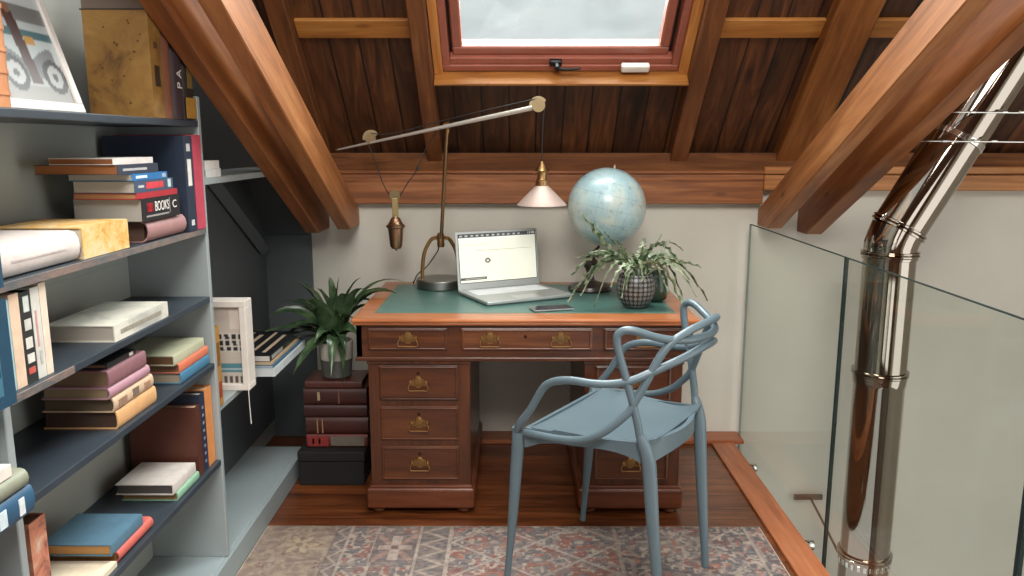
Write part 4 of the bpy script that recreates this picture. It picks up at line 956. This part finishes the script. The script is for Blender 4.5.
for i in range(nf):
    for k in range(nu):
        bm.faces.new((V[i][k], V[i][k + 1], V[i + 1][k + 1], V[i + 1][k])); bm.faces.new((Vb[i][k], Vb[i + 1][k], Vb[i + 1][k + 1], Vb[i][k + 1]))
for i in range(nf):
    for k in (0, nu): bm.faces.new((V[i][k], V[i + 1][k], Vb[i + 1][k], Vb[i][k]))
for k in range(nu):
    for i in (0, nf): bm.faces.new((V[i][k], V[i][k + 1], Vb[i][k + 1], Vb[i][k]))
ob('seat', bm, CP, ch, smooth=R(45))
bm = bmesh.new()
outl = []
for (a, b, n) in (((.245, .19), (.205, -.19), 14), ((.205, -.19), (-.205, -.19), 14), ((-.205, -.19), (-.245, .19), 14), ((-.245, .19), (.245, .19), 14)):
    for k in range(n):
        t = k / n; x, y = a[0] + (b[0] - a[0]) * t, a[1] + (b[1] - a[1]) * t; dep = .030 + .035 * abs(2 * t - 1) ** 3
        if a[1] < 0 and b[1] < 0: y -= .05 * math.sin(PI * t); dep = .05 + .03 * abs(2 * t - 1) ** 2
        zt = .531 + .018 * max(0, min(1, (.02 - y) / .2))
        outl.append((x, y, zt, dep))
n = len(outl)
def rim(sc, zo, dp): return [bm.verts.new((x * sc, y * sc, z + zo - (dep if dp else 0))) for x, y, z, dep in outl]
r1, r2, r3, r4 = rim(1, 0, 0), rim(1.0, 0, 1), rim(.94, 0, 1), rim(.94, 0, 0)
for a, b in ((r1, r2), (r2, r3), (r3, r4), (r4, r1)):
    for i in range(n): bm.faces.new((a[i], a[(i + 1) % n], b[(i + 1) % n], b[i]))
ob('apron', bm, CP, ch, smooth=R(50))
for s in (-1, 1):
    bm = bmesh.new(); P = spline([(s * .254, .216, .532), (s * .249, .212, .49), (s * .248, .218, .40), (s * .2505, .232, .2), (s * .255, .250, 0)], 6); N = len(P)
    tube(bm, P, [.011 + .009 * math.sin(PI * min(1, .12 + 1.0 * i / (N - 1))) ** .9 * (1 if i / (N - 1) > .2 else .3 + .7 * (i / (N - 1)) / .2) for i in range(N)], 14); ob('leg', bm, CP, ch, smooth=R(60))
    bm = bmesh.new(); P = spline([(s * .214, -.184, .575), (s * .204, -.205, .51), (s * .200, -.212, .45), (s * .197, -.225, .3), (s * .192, -.240, .15), (s * .188, -.255, 0)], 6); N = len(P)
    tube(bm, P, [.0118 + .0095 * math.sin(PI * min(1, (i / (N - 1)) ** .62)) for i in range(N)], 14); ob('leg', bm, CP, ch, smooth=R(60))

# ------------------------------------------------------------------ rug
rng = np.random.default_rng(4)
def vnoise(u, v, fx, fy, seed):
    r = np.random.default_rng(seed); g = r.random((fy + 2, fx + 2)); x = u * fx; y = v * fy
    xi = np.clip(x.astype(int), 0, fx); yi = np.clip(y.astype(int), 0, fy); tx = x - xi; ty = y - yi; tx = tx * tx * (3 - 2 * tx); ty = ty * ty * (3 - 2 * ty)
    return (g[yi, xi] * (1 - tx) + g[yi, xi + 1] * tx) * (1 - ty) + (g[yi + 1, xi] * (1 - tx) + g[yi + 1, xi + 1] * tx) * ty
RX0, RX1, RY0, RY1 = -.919, .90, 1.35, 2.762
def rug(u, v):
    x = RX0 + u * (RX1 - RX0); y = RY1 - RY0; d = (1 - v) * (RY1 - RY0)          # d: distance from the far edge
    c = np.zeros(u.shape + (3,)); n1 = vnoise(u, v, 60, 46, 1); n2 = vnoise(u, v, 150, 110, 2); n3 = vnoise(u, v, 14, 10, 3); n4 = vnoise(u, v, 130, 101, 9)
    grey, red, navy, cream, dusk, rust = map(np.array, ((150, 142, 138), (150, 84, 76), (92, 96, 106), (206, 190, 172), (132, 112, 112), (188, 116, 88)))
    c[:] = grey; c[n1 > .56] = red; c[n1 < .38] = navy; c[(n2 > .70)] = cream; c[(n2 < .28)] = dusk
    # beige outer band at the left
    b = x < -.60; cb = np.zeros_like(c) + np.array([184, 164, 138]); cb[n1 > .62] = (166, 142, 124); cb[n1 < .3] = (150, 128, 118)
    c[b] = cb[b]
    def flower(cx, cd, s, col, edge):
        r = np.hypot((x - cx), (d - cd)); a = np.arctan2(d - cd, x - cx); rad = s * (.62 + .3 * np.cos(6 * a))
        c[r < rad * 1.22] = edge; c[r < rad] = col; c[r < s * .18] = edge
    for k in range(6):
        flower(-.765, .14 + k * .28, .075, (212, 190, 152), (150, 118, 106)); flower(-.86, .28 + k * .28, .03, (140, 104, 100), (200, 180, 150)); flower(-.67, .28 + k * .28, .03, (130, 104, 104), (200, 180, 150))
    # pale lines and a running zigzag band
    def band(x0, w, col): c[np.abs(x - x0) < w] = col
    zz = np.abs(((d * 11) % 1) - .5) * 2
    for x0, x1 in ((-.655, -.60), (-.345, -.235)):
        m = (x > x0) & (x < x1); c[m] = np.where((n2 > .5)[m][:, None], (136, 122, 118), (108, 104, 108)); t = (x - x0) / (x1 - x0)
        c[m & (np.abs(t - .15 - .7 * zz) < .12)] = (196, 180, 164)
    for x0 in (-.60, -.50, -.345, -.235): band(x0, .006, (206, 192, 176))
    # cross medallions in the inner border
    m0 = (x > -.50) & (x < -.345)
    cx = -.425
    for k in range(5):
        cd = .16 + k * .33; dx, dd = np.abs(x - cx), np.abs(d - cd)
        c[(dx < .075) & (dd < .10) & m0] = (116, 104, 108); c[(np.abs(dx - dd * .75) < .014) & (dx < .07) & m0] = (176, 140, 128)
        c[(dx < .018) & (dd < .085)] = (214, 198, 184); c[(dd < .016) & (dx < .06)] = (204, 186, 172); c[(dx < .012) & (dd < .012)] = (120, 90, 90)
    # field: lozenge lattice with pale outlines and rosettes
    fld = x > -.225
    p = (x + .225) / .30; q = d / .24
    lo = np.abs(((p + q) % 1) - .5); l2 = np.abs(((p - q) % 1) - .5)
    c[fld & (np.minimum(lo, l2) < .035)] = (176, 162, 152); c[fld & (np.minimum(lo, l2) < .014)] = (206, 196, 186)
    rp = np.hypot(((p + q + .5) % 1) - .5, ((p - q + .5) % 1) - .5)
    c[fld & (rp < .24) & (n1 > .38)] = (176, 96, 78); c[fld & (rp < .15)] = (120, 116, 122); c[fld & (rp < .08)] = (206, 186, 168)
    m = fld & (x > .36); lx = (x > .36) & (np.abs(((x - .36) / .075) % 1 - .5) < .12); c[lx & (n2 > .4)] = (160, 146, 140); c[m & (n2 < .34)] = (86, 84, 92)
    band(.36, .006, (186, 170, 160)); band(.84, .006, (196, 180, 168)); band(-.225 + .22, .0, (0, 0, 0))
    # wear: threads and faded patches
    fade = np.clip((n3 - .35) * 1.6, 0, 1)[..., None] * .35; c = c * (1 - fade) + np.array([188, 172, 160]) * fade
    thr = (vnoise(u, v, 40, 340, 21) > .66)[..., None] * .35; c = c * (1 - thr) + np.array([196, 184, 174]) * thr
    c = c * .68 + np.array([172, 152, 140]) * .32; c = c * (.88 + .2 * n4[..., None]); e = np.minimum(d, .03) / .03; c = c * (.9 + .1 * e[..., None])
    return c * .80
rg = grid_pattern('rug', 520, 400, rug, attr_mat('rug_pile', .95, .35, 170), lambda u, v: np.stack([RX0 + u * (RX1 - RX0), RY0 + v * (RY1 - RY0), u * 0 + .0062], -1))
tag(rg, 'faded patterned rug on the floor before the desk', 'rug')
bm = bmesh.new(); bx(bm, RX0 - .003, RX1 + .003, RY0, RY1 + .003, .0008, .0055, .001); ob('rug_backing', bm, pm((206, 192, 174), .9, var=.15, scale=80), rg)

# ------------------------------------------------------------------ light
w = bpy.data.worlds.new('sky'); bpy.context.scene.world = w; w.use_nodes = True
bg = w.node_tree.nodes['Background']; bg.inputs[0].default_value = (.93, .97, 1.0, 1); bg.inputs[1].default_value = 1.15
def area(name, loc, aim, sx, sy, power, col=(1, .97, .93)):
    l = bpy.data.lights.new(name, 'AREA'); l.shape = 'RECTANGLE'; l.size = sx; l.size_y = sy; l.energy = power; l.color = col
    o = bpy.data.objects.new(name, l); COL.objects.link(o); o.location = loc
    o.rotation_euler = (Vector(aim) - Vector(loc)).to_track_quat('-Z', 'Y').to_euler(); return o
# daylight through the second roof light, overhead; and through the roof light above the desk; rear slope and gable lamps are added fill
cen = P0 + ES * ((V0 + V1) / 2) + EN * .25 + Vector(((W0 + W1) / 2, 0, 0))
area('daylight_roof', cen, cen - EN, 1.5, 1.35, 170)
cen = rid + ux * 1.6 + Vector((.2, -.17, .18))
area('added_roof_fill', cen, (.1, 3.0, .9), 1.7, 1.5, 165)  # added lamp over the unseen rear slope, brightens the back wall
area('added_rear_fill', (-.2, -2.75, 1.45), (-.2, 0, 1.2), 1.0, 1.7, 10)  # weak fill added behind the camera, its window is unseen
area('added_rear_fill', (1.5, -2.75, 1.45), (1.5, 0, 1.2), 1.2, 1.7, 10)
area('daylight_side', (3.35, .75, .6), (0, .75, .6), 2.6, 3.1, 36)
cen = P0 + ES * 1.0 + EN * .75 + Vector((.18, 0, 0))
area('daylight_desk', cen, cen - EN, 1.3, 1.3, 190, (.95, .98, 1.0))

vs = bpy.context.scene.view_settings
bpy.context.scene.display_settings.display_device = 'sRGB'
vs.view_transform = 'Standard'; vs.look = 'None'; vs.gamma = 1.0; vs.exposure = -0.12; vs.use_curve_mapping = False
